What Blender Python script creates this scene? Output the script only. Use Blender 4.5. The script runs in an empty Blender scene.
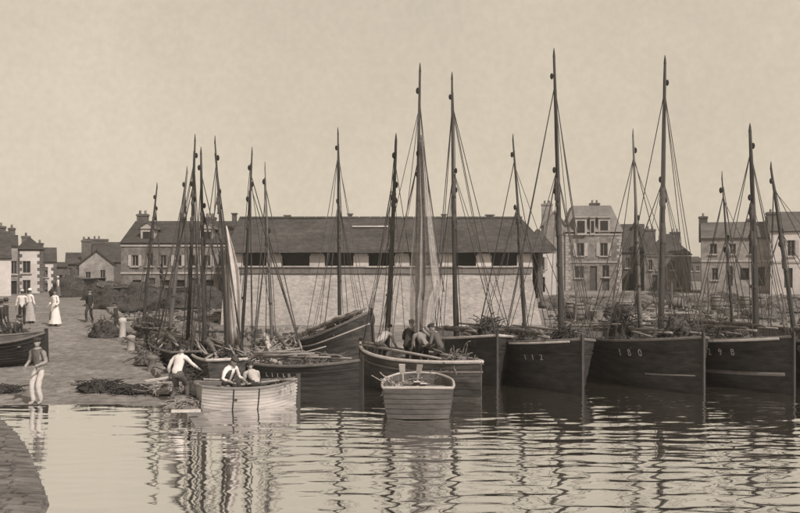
import bpy, bmesh, math, random
import numpy as np
from mathutils import Vector, Matrix, noise as mnoise

# ------------------------------------------------------------------ camera, sky, sun, exposure
scene = bpy.context.scene
COL = scene.collection
PI = math.pi
R = math.radians
F = 966.0            # focal length in photograph pixels (800 wide)
CH = 3.8             # camera height above the water
HY = 264.0           # row of the horizon in the photograph

cam_d = bpy.data.cameras.new('camera')
cam_d.sensor_width = 36.0
cam_d.lens = 36.0 * F / 800.0
cam_d.shift_y = (HY - 256.5) / 800.0
cam_d.clip_start = 0.1
cam_d.clip_end = 6000
cam = bpy.data.objects.new('camera', cam_d)
COL.objects.link(cam)
cam.location = (0, 0, CH)
cam.rotation_euler = (R(90), 0, 0)
scene.camera = cam

SUN_EL, SUN_AZ = 44.0, 142.0        # azimuth clockwise from +Y; sun behind the camera, to the right
world = bpy.data.worlds.new('World')
scene.world = world
world.use_nodes = True
wn, wl = world.node_tree.nodes, world.node_tree.links
wn.clear()
sky = wn.new('ShaderNodeTexSky'); sky.sky_type = 'NISHITA'; sky.sun_disc = False
sky.sun_elevation = R(SUN_EL); sky.sun_rotation = R(SUN_AZ)
sky.air_density = 1.0; sky.dust_density = 1.5; sky.ozone_density = 1.0
bw = wn.new('ShaderNodeRGBToBW'); wl.new(sky.outputs[0], bw.inputs[0])
# old plate: even pale sky, toned sepia
mixv = wn.new('ShaderNodeMix'); mixv.data_type = 'FLOAT'; mixv.inputs[0].default_value = 0.82
mixv.inputs[3].default_value = 5.6
wl.new(bw.outputs[0], mixv.inputs[2])
wtc = wn.new('ShaderNodeTexCoord')
wnz = wn.new('ShaderNodeTexNoise'); wnz.inputs['Scale'].default_value = 3.0; wnz.inputs['Detail'].default_value = 12; wnz.inputs['Roughness'].default_value = .72
wl.new(wtc.outputs['Generated'], wnz.inputs[0])
wmr = wn.new('ShaderNodeMapRange'); wmr.inputs[1].default_value = .3; wmr.inputs[2].default_value = .7; wmr.inputs[3].default_value = 0.92; wmr.inputs[4].default_value = 1.08
wl.new(wnz.outputs[0], wmr.inputs[0])
mul = wn.new('ShaderNodeMath'); mul.operation = 'MULTIPLY'
wl.new(mixv.outputs[0], mul.inputs[0]); wl.new(wmr.outputs[0], mul.inputs[1])
wn2 = wn.new('ShaderNodeTexNoise'); wn2.inputs['Scale'].default_value = 150; wn2.inputs['Detail'].default_value = 3
wl.new(wtc.outputs['Generated'], wn2.inputs[0])
wm2 = wn.new('ShaderNodeMapRange'); wm2.inputs[1].default_value = .3; wm2.inputs[2].default_value = .7; wm2.inputs[3].default_value = .965; wm2.inputs[4].default_value = 1.035
wl.new(wn2.outputs[0], wm2.inputs[0])
mul2 = wn.new('ShaderNodeMath'); mul2.operation = 'MULTIPLY'
wl.new(mul.outputs[0], mul2.inputs[0]); wl.new(wm2.outputs[0], mul2.inputs[1]); mul = mul2
tint = wn.new('ShaderNodeVectorMath'); tint.operation = 'SCALE'
tint.inputs[0].default_value = (1.0, 0.875, 0.70)
wl.new(mul.outputs[0], tint.inputs['Scale'])
bg = wn.new('ShaderNodeBackground'); bg.inputs[1].default_value = 0.107
wo = wn.new('ShaderNodeOutputWorld')
wl.new(tint.outputs[0], bg.inputs[0]); wl.new(bg.outputs[0], wo.inputs[0])

sun_d = bpy.data.lights.new('sun', 'SUN')
sun_d.energy = 3.4; sun_d.angle = R(1.2); sun_d.color = (1.0, 0.935, 0.865)
sun = bpy.data.objects.new('sun', sun_d); COL.objects.link(sun)
az, el = R(SUN_AZ), R(SUN_EL)
sdir = Vector((math.sin(az) * math.cos(el), math.cos(az) * math.cos(el), math.sin(el)))
sun.rotation_euler = sdir.to_track_quat('Z', 'Y').to_euler()
sun.location = sdir * 60

scene.view_settings.view_transform = 'Standard'
scene.view_settings.look = 'None'
scene.view_settings.exposure = 0.22
scene.view_settings.gamma = 1.0
scene.view_settings.use_curve_mapping = False
scene.render.engine = 'CYCLES'

random.seed(7)

def P(px, py, d):
    return Vector(((px - 400) / F * d, d, CH - (py - HY) / F * d))
def PX(px, d):
    return (px - 400) / F * d
def PZ(py, d):
    return CH - (py - HY) / F * d
def W(px, py, z=0.0):
    return P(px, py, F * (CH - z) / (py - HY))

# ------------------------------------------------------------------ materials
MATS = {}
def mat(name, col, rough=0.85, var=0.25, scale=3.0, bump=0.3, bscale=None, stretch=(1, 1, 1),
        spec=0.2, stain=0.0, alpha=None, worldco=False, bdist=0.02):
    if name in MATS:
        return MATS[name]
    m = bpy.data.materials.new(name); m.use_nodes = True
    n, l = m.node_tree.nodes, m.node_tree.links
    b = n['Principled BSDF']
    b.inputs['Roughness'].default_value = rough
    b.inputs['Specular IOR Level'].default_value = spec
    tc = n.new('ShaderNodeTexCoord')
    mp = n.new('ShaderNodeMapping'); mp.inputs['Scale'].default_value = stretch
    if worldco:
        g = n.new('ShaderNodeNewGeometry'); l.new(g.outputs['Position'], mp.inputs[0])
    else:
        l.new(tc.outputs['Object'], mp.inputs[0])
    nz = n.new('ShaderNodeTexNoise'); nz.inputs['Scale'].default_value = scale
    nz.inputs['Detail'].default_value = 8; nz.inputs['Roughness'].default_value = 0.68
    l.new(mp.outputs[0], nz.inputs[0])
    mr = n.new('ShaderNodeMapRange')
    mr.inputs[1].default_value = 0.3; mr.inputs[2].default_value = 0.7
    mr.inputs[3].default_value = 1 - var; mr.inputs[4].default_value = 1 + var
    l.new(nz.outputs[0], mr.inputs[0])
    fac = mr.outputs[0]
    if stain > 0:
        n2 = n.new('ShaderNodeTexNoise'); n2.inputs['Scale'].default_value = scale * 0.17
        n2.inputs['Detail'].default_value = 6; n2.inputs['Roughness'].default_value = 0.6
        l.new(mp.outputs[0], n2.inputs[0])
        m2 = n.new('ShaderNodeMapRange'); m2.inputs[1].default_value = 0.38; m2.inputs[2].default_value = 0.66
        m2.inputs[3].default_value = 1 - stain; m2.inputs[4].default_value = 1 + stain * 0.4
        l.new(n2.outputs[0], m2.inputs[0])
        mu = n.new('ShaderNodeMath'); mu.operation = 'MULTIPLY'
        l.new(fac, mu.inputs[0]); l.new(m2.outputs[0], mu.inputs[1]); fac = mu.outputs[0]
    oi = n.new('ShaderNodeObjectInfo')
    mo = n.new('ShaderNodeMapRange'); mo.inputs[3].default_value = 0.88; mo.inputs[4].default_value = 1.12
    l.new(oi.outputs['Random'], mo.inputs[0])
    mu3 = n.new('ShaderNodeMath'); mu3.operation = 'MULTIPLY'
    l.new(fac, mu3.inputs[0]); l.new(mo.outputs[0], mu3.inputs[1])
    vs = n.new('ShaderNodeVectorMath'); vs.operation = 'SCALE'
    vs.inputs[0].default_value = col
    l.new(mu3.outputs[0], vs.inputs['Scale'])
    l.new(vs.outputs[0], b.inputs['Base Color'])
    if bump > 0:
        n3 = n.new('ShaderNodeTexNoise'); n3.inputs['Scale'].default_value = bscale or scale * 3
        n3.inputs['Detail'].default_value = 6
        l.new(mp.outputs[0], n3.inputs[0])
        bp = n.new('ShaderNodeBump'); bp.inputs['Strength'].default_value = bump
        bp.inputs['Distance'].default_value = bdist
        l.new(n3.outputs[0], bp.inputs['Height']); l.new(bp.outputs[0], b.inputs['Normal'])
    if alpha is not None:
        na = n.new('ShaderNodeTexNoise'); na.inputs['Scale'].default_value = 75; na.inputs['Detail'].default_value = 3
        l.new(mp.outputs[0], na.inputs[0])
        ma = n.new('ShaderNodeMapRange'); ma.inputs[1].default_value = 0.35; ma.inputs[2].default_value = 0.65
        ma.inputs[3].default_value = max(0, alpha - 0.3); ma.inputs[4].default_value = min(1, alpha + 0.3)
        l.new(na.outputs[0], ma.inputs[0]); l.new(ma.outputs[0], b.inputs['Alpha'])
    MATS[name] = m
    return m

def sep(v, w=1.0):
    """a toned grey: brown-tinted value v"""
    return (v * 1.05, v * (0.985 - 0.02 * w), v * (0.975 - 0.05 * w))

M_slip = mat('slip_stone', sep(.205), .92, .5, 3.2, 1.0, 11, stain=.25, worldco=True, bdist=.05)
M_apron = mat('apron_stone', sep(.15), .8, .45, 1.6, .8, 7, (1, 3.5, 1), stain=.3, worldco=True, bdist=.05)
M_kerb = mat('kerb_stone', sep(.2), .9, .35, 3, .6, 12, stain=.2)
M_sand = mat('sand', sep(.19), .95, .35, 1.5, .9, 6, stain=.45, worldco=True, bdist=.08)
M_seawall = mat('sea_wall_stone', sep(.375), .95, .3, 3.8, .9, 6, (1, 1, 1.7), stain=.16, worldco=True, bdist=.04)
M_coping_shade = mat('coping_shade_stone', sep(.155), .95, .3, 3, .5, 9, worldco=True)  # darker tone stands in for the shadow under the cap
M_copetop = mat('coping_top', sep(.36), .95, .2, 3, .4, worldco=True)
M_slate = mat('slate_roof', sep(.058), .85, .45, 2.0, .6, 6, (1, 1, 2.2), stain=.25, worldco=True, bdist=.05)
M_slate2 = mat('slate_roof_worn', sep(.10), .85, .3, 2.0, .6, 6, (1, 1, 2.2), stain=.25, worldco=True, bdist=.05)
M_slatem = mat('mansard_slate', sep(.17), .85, .22, 2.0, .5, 6, stain=.2, worldco=True)
M_white = mat('limewash', sep(.56, .8), .95, .14, 1.6, .3, stain=.22, worldco=True)
M_render = mat('grey_render', sep(.30), .95, .35, 2.2, .4, stain=.25, worldco=True)
M_brickw = mat('mottled_masonry', sep(.19), .95, .5, 2.6, .5, stain=.35, worldco=True)
M_dim = mat('old_masonry', sep(.12), .95, .35, 1.5, .5, stain=.3, worldco=True)
M_quoin = mat('dressed_stone', sep(.33), .9, .2, 3, .3)
M_dark = mat('dark_timber', sep(.025), .9, .3, 4, .3)
M_glass = mat('window_glass', sep(.015), .3, .2, 2, 0, spec=.5)
M_frame = mat('window_paint', sep(.26), .7, .15, 4, .1)
M_shut = mat('shutter_paint', sep(.07), .8, .25, 4, .2)
M_shutp = mat('shutter_pale', sep(.36), .8, .2, 4, .2)
M_hull = mat('tarred_hull', sep(.032, 1.1), .75, .6, 3.2, .6, 9, (.3, 1, 2.2), spec=.25, stain=.55)
M_hull2 = mat('worn_hull', sep(.07, 1.1), .8, .6, 3.2, .6, 9, (.3, 1, 2.2), spec=.25, stain=.5)
M_hull3 = mat('grey_hull', sep(.085), .8, .3, 2.4, .5, 5, (.35, 1, 2.5), stain=.3)
M_hullw = mat('pale_hull', sep(.40), .8, .35, 3.2, .5, 9, (.3, 1, 2.2), stain=.4)
M_stem = mat('stem_timber', sep(.045), .7, .25, 3, .2)
M_boot = mat('boot_top', sep(.16), .7, .25, 3, .2)
M_rail = mat('rail_pale', sep(.40), .8, .25, 4, .3)
M_raild = mat('rail_dark', sep(.13), .8, .3, 4, .3)
M_deck = mat('deck_boards', sep(.17), .85, .35, 3, .5, 8, (.4, 3, 1), stain=.3)
M_inside = mat('boat_inside', sep(.11), .9, .35, 3, .5, 8, (.4, 3, 1))
M_mast = mat('mast_timber', sep(.05), .8, .3, 3, .3, 10, (3, 3, .4))
M_mastp = mat('mast_scraped', sep(.12), .75, .25, 3, .3, 10, (3, 3, .4))
M_spar = mat('spar_timber', sep(.26), .8, .3, 3, .3, 10)
M_rope = mat('tarred_rope', sep(.075), .95, .2, 8, 0)
M_iron = mat('iron', sep(.05), .6, .2, 8, .2)
M_sail = mat('tanned_sail', sep(.13, 1.2), .95, .35, 3, .5, 8)
M_sailp = mat('pale_sail', sep(.45), .95, .18, 3, .4, 8)
M_netd = mat('dark_net', sep(.065), .95, .55, 7, 1.0, 18, bdist=.05)
M_netm = mat('brown_net', sep(.13), .95, .5, 7, 1.0, 18, bdist=.05)
M_netl = mat('pale_net', sep(.30), .95, .4, 7, 1.0, 18, bdist=.05)
M_drape = mat('hung_net', sep(.34), .95, .3, 5, .3, alpha=.6)
M_paint = mat('white_lettering', sep(.36), .8, .25, 20, 0)
M_wicker = mat('wicker', sep(.22), .9, .4, 14, .6)
M_barrel = mat('barrel_wood', sep(.16), .85, .3, 5, .4, 12, (3, 3, .5))
M_skin = mat('skin', sep(.27, 1.1), .7, .1, 8, 0)
M_shirt = mat('white_shirt', sep(.66, .6), .9, .12, 6, .3, 9)
M_shirt2 = mat('pale_blouse', sep(.40, .8), .9, .2, 6, .3, 9)
M_smock = mat('faded_smock', sep(.22), .9, .3, 6, .3, 9)
M_darkc = mat('dark_cloth', sep(.05), .95, .25, 6, .3, 9)
M_midc = mat('grey_cloth', sep(.11), .95, .25, 6, .3, 9)
M_hair = mat('dark_hair', sep(.035), .8, .2, 10, .2)
M_weed = mat('seaweed', sep(.05), .7, .5, 8, .9, 20)

# ------------------------------------------------------------------ mesh helpers
class MB:
    def __init__(s):
        s.v = []; s.f = []; s.mi = []
    def face(s, ids, m=0):
        s.f.append(tuple(ids)); s.mi.append(m)
    def box(s, c, size, rot=None, m=0, taper=1.0):
        b = len(s.v)
        hx, hy, hz = size[0] / 2, size[1] / 2, size[2] / 2
        for z in (-1, 1):
            t = taper if z > 0 else 1
            for x, y in ((-1, -1), (1, -1), (1, 1), (-1, 1)):
                p = Vector((x * hx * t, y * hy * t, z * hz))
                if rot is not None: p = rot @ p
                s.v.append(Vector(c) + p)
        for q in ((0, 3, 2, 1), (4, 5, 6, 7), (0, 1, 5, 4), (1, 2, 6, 5), (2, 3, 7, 6), (3, 0, 4, 7)):
            s.face([b + i for i in q], m)
        return s
    def poly(s, pts, m=0):
        b = len(s.v); s.v += [Vector(p) for p in pts]
        s.face(range(b, b + len(pts)), m); return s
    def tube(s, pts, rad, n=8, m=0, cap=True):
        pts = [Vector(p) for p in pts]
        if not hasattr(rad, '__len__'): rad = [rad] * len(pts)
        b = len(s.v)
        up = None
        for i, p in enumerate(pts):
            a = pts[max(0, i - 1)]; c = pts[min(len(pts) - 1, i + 1)]
            t = (c - a)
            t = t.normalized() if t.length > 1e-9 else Vector((0, 0, 1))
            if up is None:
                ref = Vector((0, 0, 1)) if abs(t.z) < .9 else Vector((1, 0, 0))
                u = t.cross(ref).normalized()
            else:
                u = (up - t * up.dot(t)).normalized()
            up = u; w = t.cross(u)
            for k in range(n):
                a2 = 2 * PI * k / n
                s.v.append(p + (u * math.cos(a2) + w * math.sin(a2)) * rad[i])
        for i in range(len(pts) - 1):
            for k in range(n):
                s.face((b + i * n + k, b + i * n + (k + 1) % n, b + (i + 1) * n + (k + 1) % n, b + (i + 1) * n + k), m)
        if cap:
            s.face([b + k for k in range(n)][::-1], m)
            e = b + (len(pts) - 1) * n
            s.face([e + k for k in range(n)], m)
        return s
    def lathe(s, prof, n=12, c=(0, 0, 0), m=0, rot=None):
        b = len(s.v); c = Vector(c)
        for r, z in prof:
            for k in range(n):
                a = 2 * PI * k / n
                p = Vector((r * math.cos(a), r * math.sin(a), z))
                if rot is not None: p = rot @ p
                s.v.append(c + p)
        for i in range(len(prof) - 1):
            for k in range(n):
                s.face((b + i * n + k, b + i * n + (k + 1) % n, b + (i + 1) * n + (k + 1) % n, b + (i + 1) * n + k), m)
        s.face([b + k for k in range(n)][::-1], m)
        e = b + (len(prof) - 1) * n
        s.face([e + k for k in range(n)], m)
        return s
    def build(s, name, mats, parent=None, smooth=False, fix=True):
        me = bpy.data.meshes.new(name)
        me.from_pydata([tuple(v) for v in s.v], [], s.f)
        if not isinstance(mats, (list, tuple)): mats = [mats]
        for m in mats: me.materials.append(m)
        if len(mats) > 1:
            me.polygons.foreach_set('material_index', s.mi)
        if fix:
            bm = bmesh.new(); bm.from_mesh(me)
            bmesh.ops.recalc_face_normals(bm, faces=bm.faces)
            bm.to_mesh(me); bm.free()
        if smooth:
            me.polygons.foreach_set('use_smooth', [True] * len(me.polygons))
        me.update()
        o = bpy.data.objects.new(name, me)
        COL.objects.link(o)
        if parent is not None: o.parent = parent
        return o

def tag(o, label, cat, group=None):
    o['label'] = label; o['category'] = cat
    if group: o['group'] = group
    return o
def struct(o):
    o['kind'] = 'structure'; return o
def empty(name, loc, rz=0.0, pitch=0.0, roll=0.0):
    o = bpy.data.objects.new(name, None); COL.objects.link(o)
    o.location = loc; o.rotation_euler = (roll, pitch, rz)
    o.empty_display_size = .2
    return o
def local_of(o):
    return (Matrix.Translation(o.location) @ o.rotation_euler.to_matrix().to_4x4()).inverted()

# ------------------------------------------------------------------ setting: ground, slipway, apron, water
def slip_edge(y):
    return -5.3 - 0.366 * (y - 25)
def zr(y):
    if y < 50: return 0.045 * (y - 26)
    return min(1.08 + 0.005 * (y - 50), 1.13)
def lerp(a, b, t): return a + (b - a) * max(0, min(1, t))
def gz(x, y):
    if y <= 30: z = -1.3
    elif y < 37: z = lerp(-1.3, 0.0, (y - 30) / 7)
    elif y < 60: z = lerp(0, 1.1, (y - 37) / 23)
    else: z = 1.1
    if x < slip_edge(y) + .2 and y < 97: z = min(z - .1, zr(y) - .12)
    return z

def grid_obj(name, xs, ys, zf, m, jitter=0):
    nx, ny = len(xs), len(ys)
    mb = MB()
    for y in ys:
        for x in xs:
            z = zf(x, y)
            if jitter and -70 < x < 70 and 20 < y < 110:
                z += jitter * (mnoise.noise(Vector((x * .6, y * .6, 3))) + .6 * mnoise.noise(Vector((x * 1.9, y * 1.9, 8))))
            mb.v.append(Vector((x, y, z)))
    for j in range(ny - 1):
        for i in range(nx - 1):
            mb.face((j * nx + i, j * nx + i + 1, (j + 1) * nx + i + 1, (j + 1) * nx + i))
    return mb.build(name, m, smooth=True, fix=False)

xs = [-400, -150, -70] + [x * .8 - 40 for x in range(0, 101)] + [50, 70, 150, 400]
ys = [-300, -100, -20, 10, 20] + [26 + i * .7 for i in range(0, 110)] + [108, 130, 180, 300, 600]
struct(grid_obj('ground', xs, ys, gz, M_sand, .07))

# slipway slab
def make_slipway():
    mb = MB()
    ysl = [17 + i * 1.0 for i in range(0, 81)]
    nx = 40
    for y in ysl:
        xe = slip_edge(y)
        for i in range(nx + 1):
            t = i / nx
            x = xe - (1 - t) ** 1.6 * 42
            z = zr(y)
            if i < nx:
                z += .025 * mnoise.noise(Vector((x * .8, y * .8, 1))) + .012 * mnoise.noise(Vector((x * 2.5, y * 2.5, 4)))
            mb.v.append(Vector((x, y, z)))
    for j in range(len(ysl) - 1):
        for i in range(nx):
            a = j * (nx + 1) + i
            mb.face((a, a + 1, a + nx + 2, a + nx + 1))
    # masonry side down to the harbour floor
    b = len(mb.v)
    for y in ysl:
        mb.v.append(Vector((slip_edge(y) + .12, y, min(zr(y) - .3, -1.5 if y < 40 else -.2))))
    for j in range(len(ysl) - 1):
        a = j * (nx + 1) + nx
        mb.face((a, b + j, b + j + 1, a + nx + 1))
    # far end and near end
    e = (len(ysl) - 1) * (nx + 1)
    c = len(mb.v)
    mb.v += [Vector((mb.v[e].x, ysl[-1] + .2, .6)), Vector((slip_edge(ysl[-1]), ysl[-1] + .2, .6))]
    mb.face([e + i for i in range(nx + 1)] + [c + 1, c])
    return struct(mb.build('slipway', M_slip, smooth=False, fix=False))
slip = make_slipway()

# kerb stones along the slipway edge (each a block of its own)
rng = random.Random(3)
y = 22.4; k = 0
kerb_meshes = []
while y < 62:
    ln = rng.uniform(.75, 1.2)
    ang = math.atan2(1, -.366)
    c = Vector((slip_edge(y + ln / 2 * .94) - .16 + rng.uniform(-.03, .03), y + ln / 2 * .94, zr(y + ln / 2) + .035 + rng.uniform(-.03, .03)))
    mb = MB()
    mb.box((0, 0, 0), (ln - .04, .42, .26), taper=.93)
    o = mb.build('kerb_stone', M_kerb, slip)
    o.location = c
    o.rotation_euler = (rng.uniform(-.05, .05), -math.atan(.045) + rng.uniform(-.02, .02), ang + rng.uniform(-.04, .04))
    y += ln * .94; k += 1

# near stone apron in the lower left corner
ap = [(-13.5, 26.0), (W(0, 421).x, W(0, 421).y), (W(19, 439).x, W(19, 439).y), (W(31, 458).x, W(31, 458).y), (W(49, 505).x, W(49, 505).y), (-4.7, 11.5), (-3.6, 7.5)]
mb = MB()
rows = 30
pts = []
for i in range(len(ap) - 1):
    a, b_ = Vector(ap[i]), Vector(ap[i + 1])
    n = max(2, int((a - b_).length / .3))
    for j in range(n): pts.append(a.lerp(b_, j / n))
pts.append(Vector(ap[-1]))
NX = 26
for q in pts:
    for i in range(NX + 1):
        t = i / NX
        x = q.x - (1 - t) ** 1.5 * 16
        z = .035 + (q.x - x) * .055 + .05 * mnoise.noise(Vector((x * 2.0, q.y * 3.0, 2))) * min(1, (1 - t) * 6 + .3)
        mb.v.append(Vector((x, q.y, z)))
for j in range(len(pts) - 1):
    for i in range(NX):
        a = j * (NX + 1) + i
        mb.face((a, a + 1, a + NX + 2, a + NX + 1))
b = len(mb.v)
for q in pts: mb.v.append(Vector((q.x + .35, q.y, -1.4)))
for j in range(len(pts) - 1):
    a = j * (NX + 1) + NX
    mb.face((a, b + j, b + j + 1, a + NX + 1))
apron = struct(mb.build('stone_apron', M_apron, fix=False))
rg = random.Random(31)
st = MB()
def apron_edge(y):
    for i in range(len(ap) - 1):
        if ap[i][1] >= y >= ap[i + 1][1]:
            t = (ap[i][1] - y) / (ap[i][1] - ap[i + 1][1]); return ap[i][0] + (ap[i + 1][0] - ap[i][0]) * t
    return ap[-1][0]
yy = 10.0
while yy < 25.2:
    dy = rg.uniform(.2, .3); xe = apron_edge(yy + dy / 2); x = xe - .02
    while x > xe - 5.5:
        w = rg.uniform(.3, .62)
        z = .035 + (xe - x + w / 2) * .055 + rg.uniform(.0, .05)
        st.box((x - w / 2, yy + dy / 2, z - .04), (w - rg.uniform(.03, .06), dy - rg.uniform(.03, .05), .16), rot=Matrix.Rotation(rg.uniform(-.05, .05), 3, 'X') @ Matrix.Rotation(rg.uniform(-.04, .04) + .055, 3, 'Y'), taper=.9)
        x -= w
    yy += dy
o = st.build('setts', M_apron, apron); o['kind'] = 'stuff'

# water
def make_water():
    x0, x1, y0, y1 = -21.0, 23.0, 8.0, 44.0
    nx, ny = 560, 740
    X, Y = np.meshgrid(np.linspace(x0, x1, nx), np.linspace(y0, y1, ny))
    rs = np.random.RandomState(5)
    Z = np.zeros_like(X)
    for i in range(84):
        lam = math.exp(rs.uniform(math.log(.36), math.log(1.5)))
        k = 2 * PI / lam
        th = rs.normal(0, .26) + (.12 if i % 2 else -.14)
        amp = .0084 / k
        ph = rs.uniform(0, 2 * PI)
        # local modulation gives patches
        mod = .75 + .55 * np.sin(X * rs.uniform(.3, 1.1) + Y * rs.uniform(.2, .8) + rs.uniform(0, 6))
        arg = k * (X * math.sin(th) + Y * math.cos(th)) + ph
        Z += amp * mod * (np.sin(arg) + .38 * np.sin(2 * arg + .9))
    # calmer towards the slip and the apron, and at the sheet's rim
    calm = np.clip((X + 9.5) / 7.5, .72, 1.0)
    shore = np.clip((np.abs(X - (-5.3 - .366 * (Y - 25)))) / 1.0, 0, 1)
    calm = np.where(X < -5.3 - .366 * (Y - 25) + .2, np.minimum(calm, .3), calm)
    rim = np.clip(np.minimum.reduce([X - x0, x1 - X, Y - y0, y1 - Y]) / 2.0, 0, 1)
    Z *= calm * rim
    v = np.stack([X, Y, Z], -1).reshape(-1, 3).astype(np.float32)
    idx = np.arange(nx * ny).reshape(ny, nx)
    q = np.stack([idx[:-1, :-1], idx[:-1, 1:], idx[1:, 1:], idx[1:, :-1]], -1).reshape(-1, 4)
    # outer ring of still water
    ox = [(-90, -40), (90, -40), (90, y1), (-90, y1)]
    base = len(v)
    ov = np.array([(-90, -60, 0), (120, -60, 0), (120, 50, 0), (-90, 50, 0)], np.float32)
    c = [idx[0, 0], idx[0, -1], idx[-1, -1], idx[-1, 0]]
    v = np.concatenate([v, ov])
    ring = np.array([(base + i, base + (i + 1) % 4, c[(i + 1) % 4], c[i]) for i in range(4)])
    q = np.concatenate([q, ring]).astype(np.int32)
    me = bpy.data.meshes.new('harbour_water')
    me.vertices.add(len(v)); me.vertices.foreach_set('co', v.ravel())
    me.loops.add(q.size); me.loops.foreach_set('vertex_index', q.ravel())
    me.polygons.add(len(q)); me.polygons.foreach_set('loop_start', np.arange(len(q), dtype=np.int32) * 4)
    me.polygons.foreach_set('use_smooth', np.ones(len(q), bool))
    me.update(calc_edges=True); me.validate()
    m = bpy.data.materials.new('harbour_water'); m.use_nodes = True
    n, l = m.node_tree.nodes, m.node_tree.links
    n.remove(n['Principled BSDF'])
    df = n.new('ShaderNodeBsdfDiffuse'); df.inputs[0].default_value = (.085, .075, .058, 1)
    gl_ = n.new('ShaderNodeBsdfGlossy'); gl_.inputs['Color'].default_value = (.95, .95, .95, 1); gl_.inputs['Roughness'].default_value = .0
    mx = n.new('ShaderNodeMixShader'); mx.inputs[0].default_value = .9; l.new(df.outputs[0], mx.inputs[1]); l.new(gl_.outputs[0], mx.inputs[2])
    l.new(mx.outputs[0], n['Material Output'].inputs[0])
    g = n.new('ShaderNodeNewGeometry')
    nz = n.new('ShaderNodeTexNoise'); nz.inputs['Scale'].default_value = 5; nz.inputs['Detail'].default_value = 4
    mp = n.new('ShaderNodeMapping'); mp.inputs['Scale'].default_value = (.45, 2.2, 1)
    l.new(g.outputs['Position'], mp.inputs[0]); l.new(mp.outputs[0], nz.inputs[0])
    bp = n.new('ShaderNodeBump'); bp.inputs['Strength'].default_value = .06; bp.inputs['Distance'].default_value = .02
    l.new(nz.outputs[0], bp.inputs['Height']); l.new(bp.outputs[0], gl_.inputs['Normal'])
    me.materials.append(m)
    o = bpy.data.objects.new('harbour_water', me); COL.objects.link(o)
    return struct(o)
make_water()

# ------------------------------------------------------------------ sea wall
def make_sea_wall():
    root = empty('sea_wall', (-1, 50, .2))
    xl, xr, yb, yt, ztop = PX(224, 50.6), PX(531, 50.6), 50.0, 50.7, 3.30
    xbl, xbr = xl - .1, PX(544, 50)
    Z0 = .1
    L = local_of(root)
    mb = MB()
    # front face as a fine grid with slight bulges, battered
    nx, nz = 60, 12
    for j in range(nz + 1):
        t = j / nz
        for i in range(nx + 1):
            s = i / nx
            x = lerp(xbl, xl, t) * (1 - s) + lerp(xbr, xr, t) * s
            yy = lerp(yb, yt, t) + .05 * mnoise.noise(Vector((x * .5, t * 3, 5)))
            mb.v.append(L @ Vector((x, yy, lerp(Z0, ztop, t))))
    for j in range(nz):
        for i in range(nx):
            a = j * (nx + 1) + i
            mb.face((a, a + 1, a + nx + 2, a + nx + 1))
    # returns and back
    def quad(*p): mb.poly([L @ Vector(q) for q in p])
    quad((xbr, yb, Z0), (xbr, 72, Z0), (xr, 72, ztop), (xr, yt, ztop))
    quad((xbl, yb, Z0), (xl, yt, ztop), (xl, 66, ztop), (xbl, 66, Z0))
    quad((xl, yt, ztop), (xr, yt, ztop), (xr, yt + .8, ztop), (xl, yt + .8, ztop))
    quad((xl, yt + .8, ztop), (xr - .8, yt + .8, ztop), (xr - .8, yt + .8, 1.0), (xl, yt + .8, 1.0))
    quad((xr - .8, yt + .8, ztop), (xr, yt + .8, ztop), (xr, 72, ztop), (xr - .8, 72, ztop))
    mb.build('wall_face', M_seawall, root)
    # coping course: separate stones, flank coloured dark for the cap's shadow, top pale
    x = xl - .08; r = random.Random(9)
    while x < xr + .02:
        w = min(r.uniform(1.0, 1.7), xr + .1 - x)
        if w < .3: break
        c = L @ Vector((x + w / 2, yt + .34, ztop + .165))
        MB().box(c, (w - .012, .88 + r.uniform(-.02, .02), .33)).build('coping_shade_stone', M_coping_shade, root)
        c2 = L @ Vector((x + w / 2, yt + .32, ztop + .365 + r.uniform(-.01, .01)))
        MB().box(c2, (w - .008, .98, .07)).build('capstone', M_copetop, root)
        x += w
    tag(root, 'long pale battered sea wall with shade-toned coping below the market hall', 'wall')
make_sea_wall()

# ------------------------------------------------------------------ buildings
def facade(mb, x0, x1, z0, z1, opens, y=0.0, rev=.22):
    """front plane at local y with rectangular openings and reveals"""
    xs_ = sorted(set([x0, x1] + [v for o in opens for v in (o[0], o[1])]))
    zs_ = sorted(set([z0, z1] + [v for o in opens for v in (o[2], o[3])]))
    for i in range(len(xs_) - 1):
        for j in range(len(zs_) - 1):
            cx, cz = (xs_[i] + xs_[i + 1]) / 2, (zs_[j] + zs_[j + 1]) / 2
            if any(o[0] < cx < o[1] and o[2] < cz < o[3] for o in opens): continue
            mb.poly([(xs_[i], y, zs_[j]), (xs_[i + 1], y, zs_[j]), (xs_[i + 1], y, zs_[j + 1]), (xs_[i], y, zs_[j + 1])])
    for a, b, c, d in [o[:4] for o in opens]:
        mb.poly([(a, y, c), (a, y + rev, c), (a, y + rev, d), (a, y, d)])
        mb.poly([(b, y, c), (b, y, d), (b, y + rev, d), (b, y + rev, c)])
        mb.poly([(a, y, d), (a, y + rev, d), (b, y + rev, d), (b, y, d)])
        mb.poly([(a, y, c), (b, y, c), (b, y + rev, c), (a, y + rev, c)])

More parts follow.
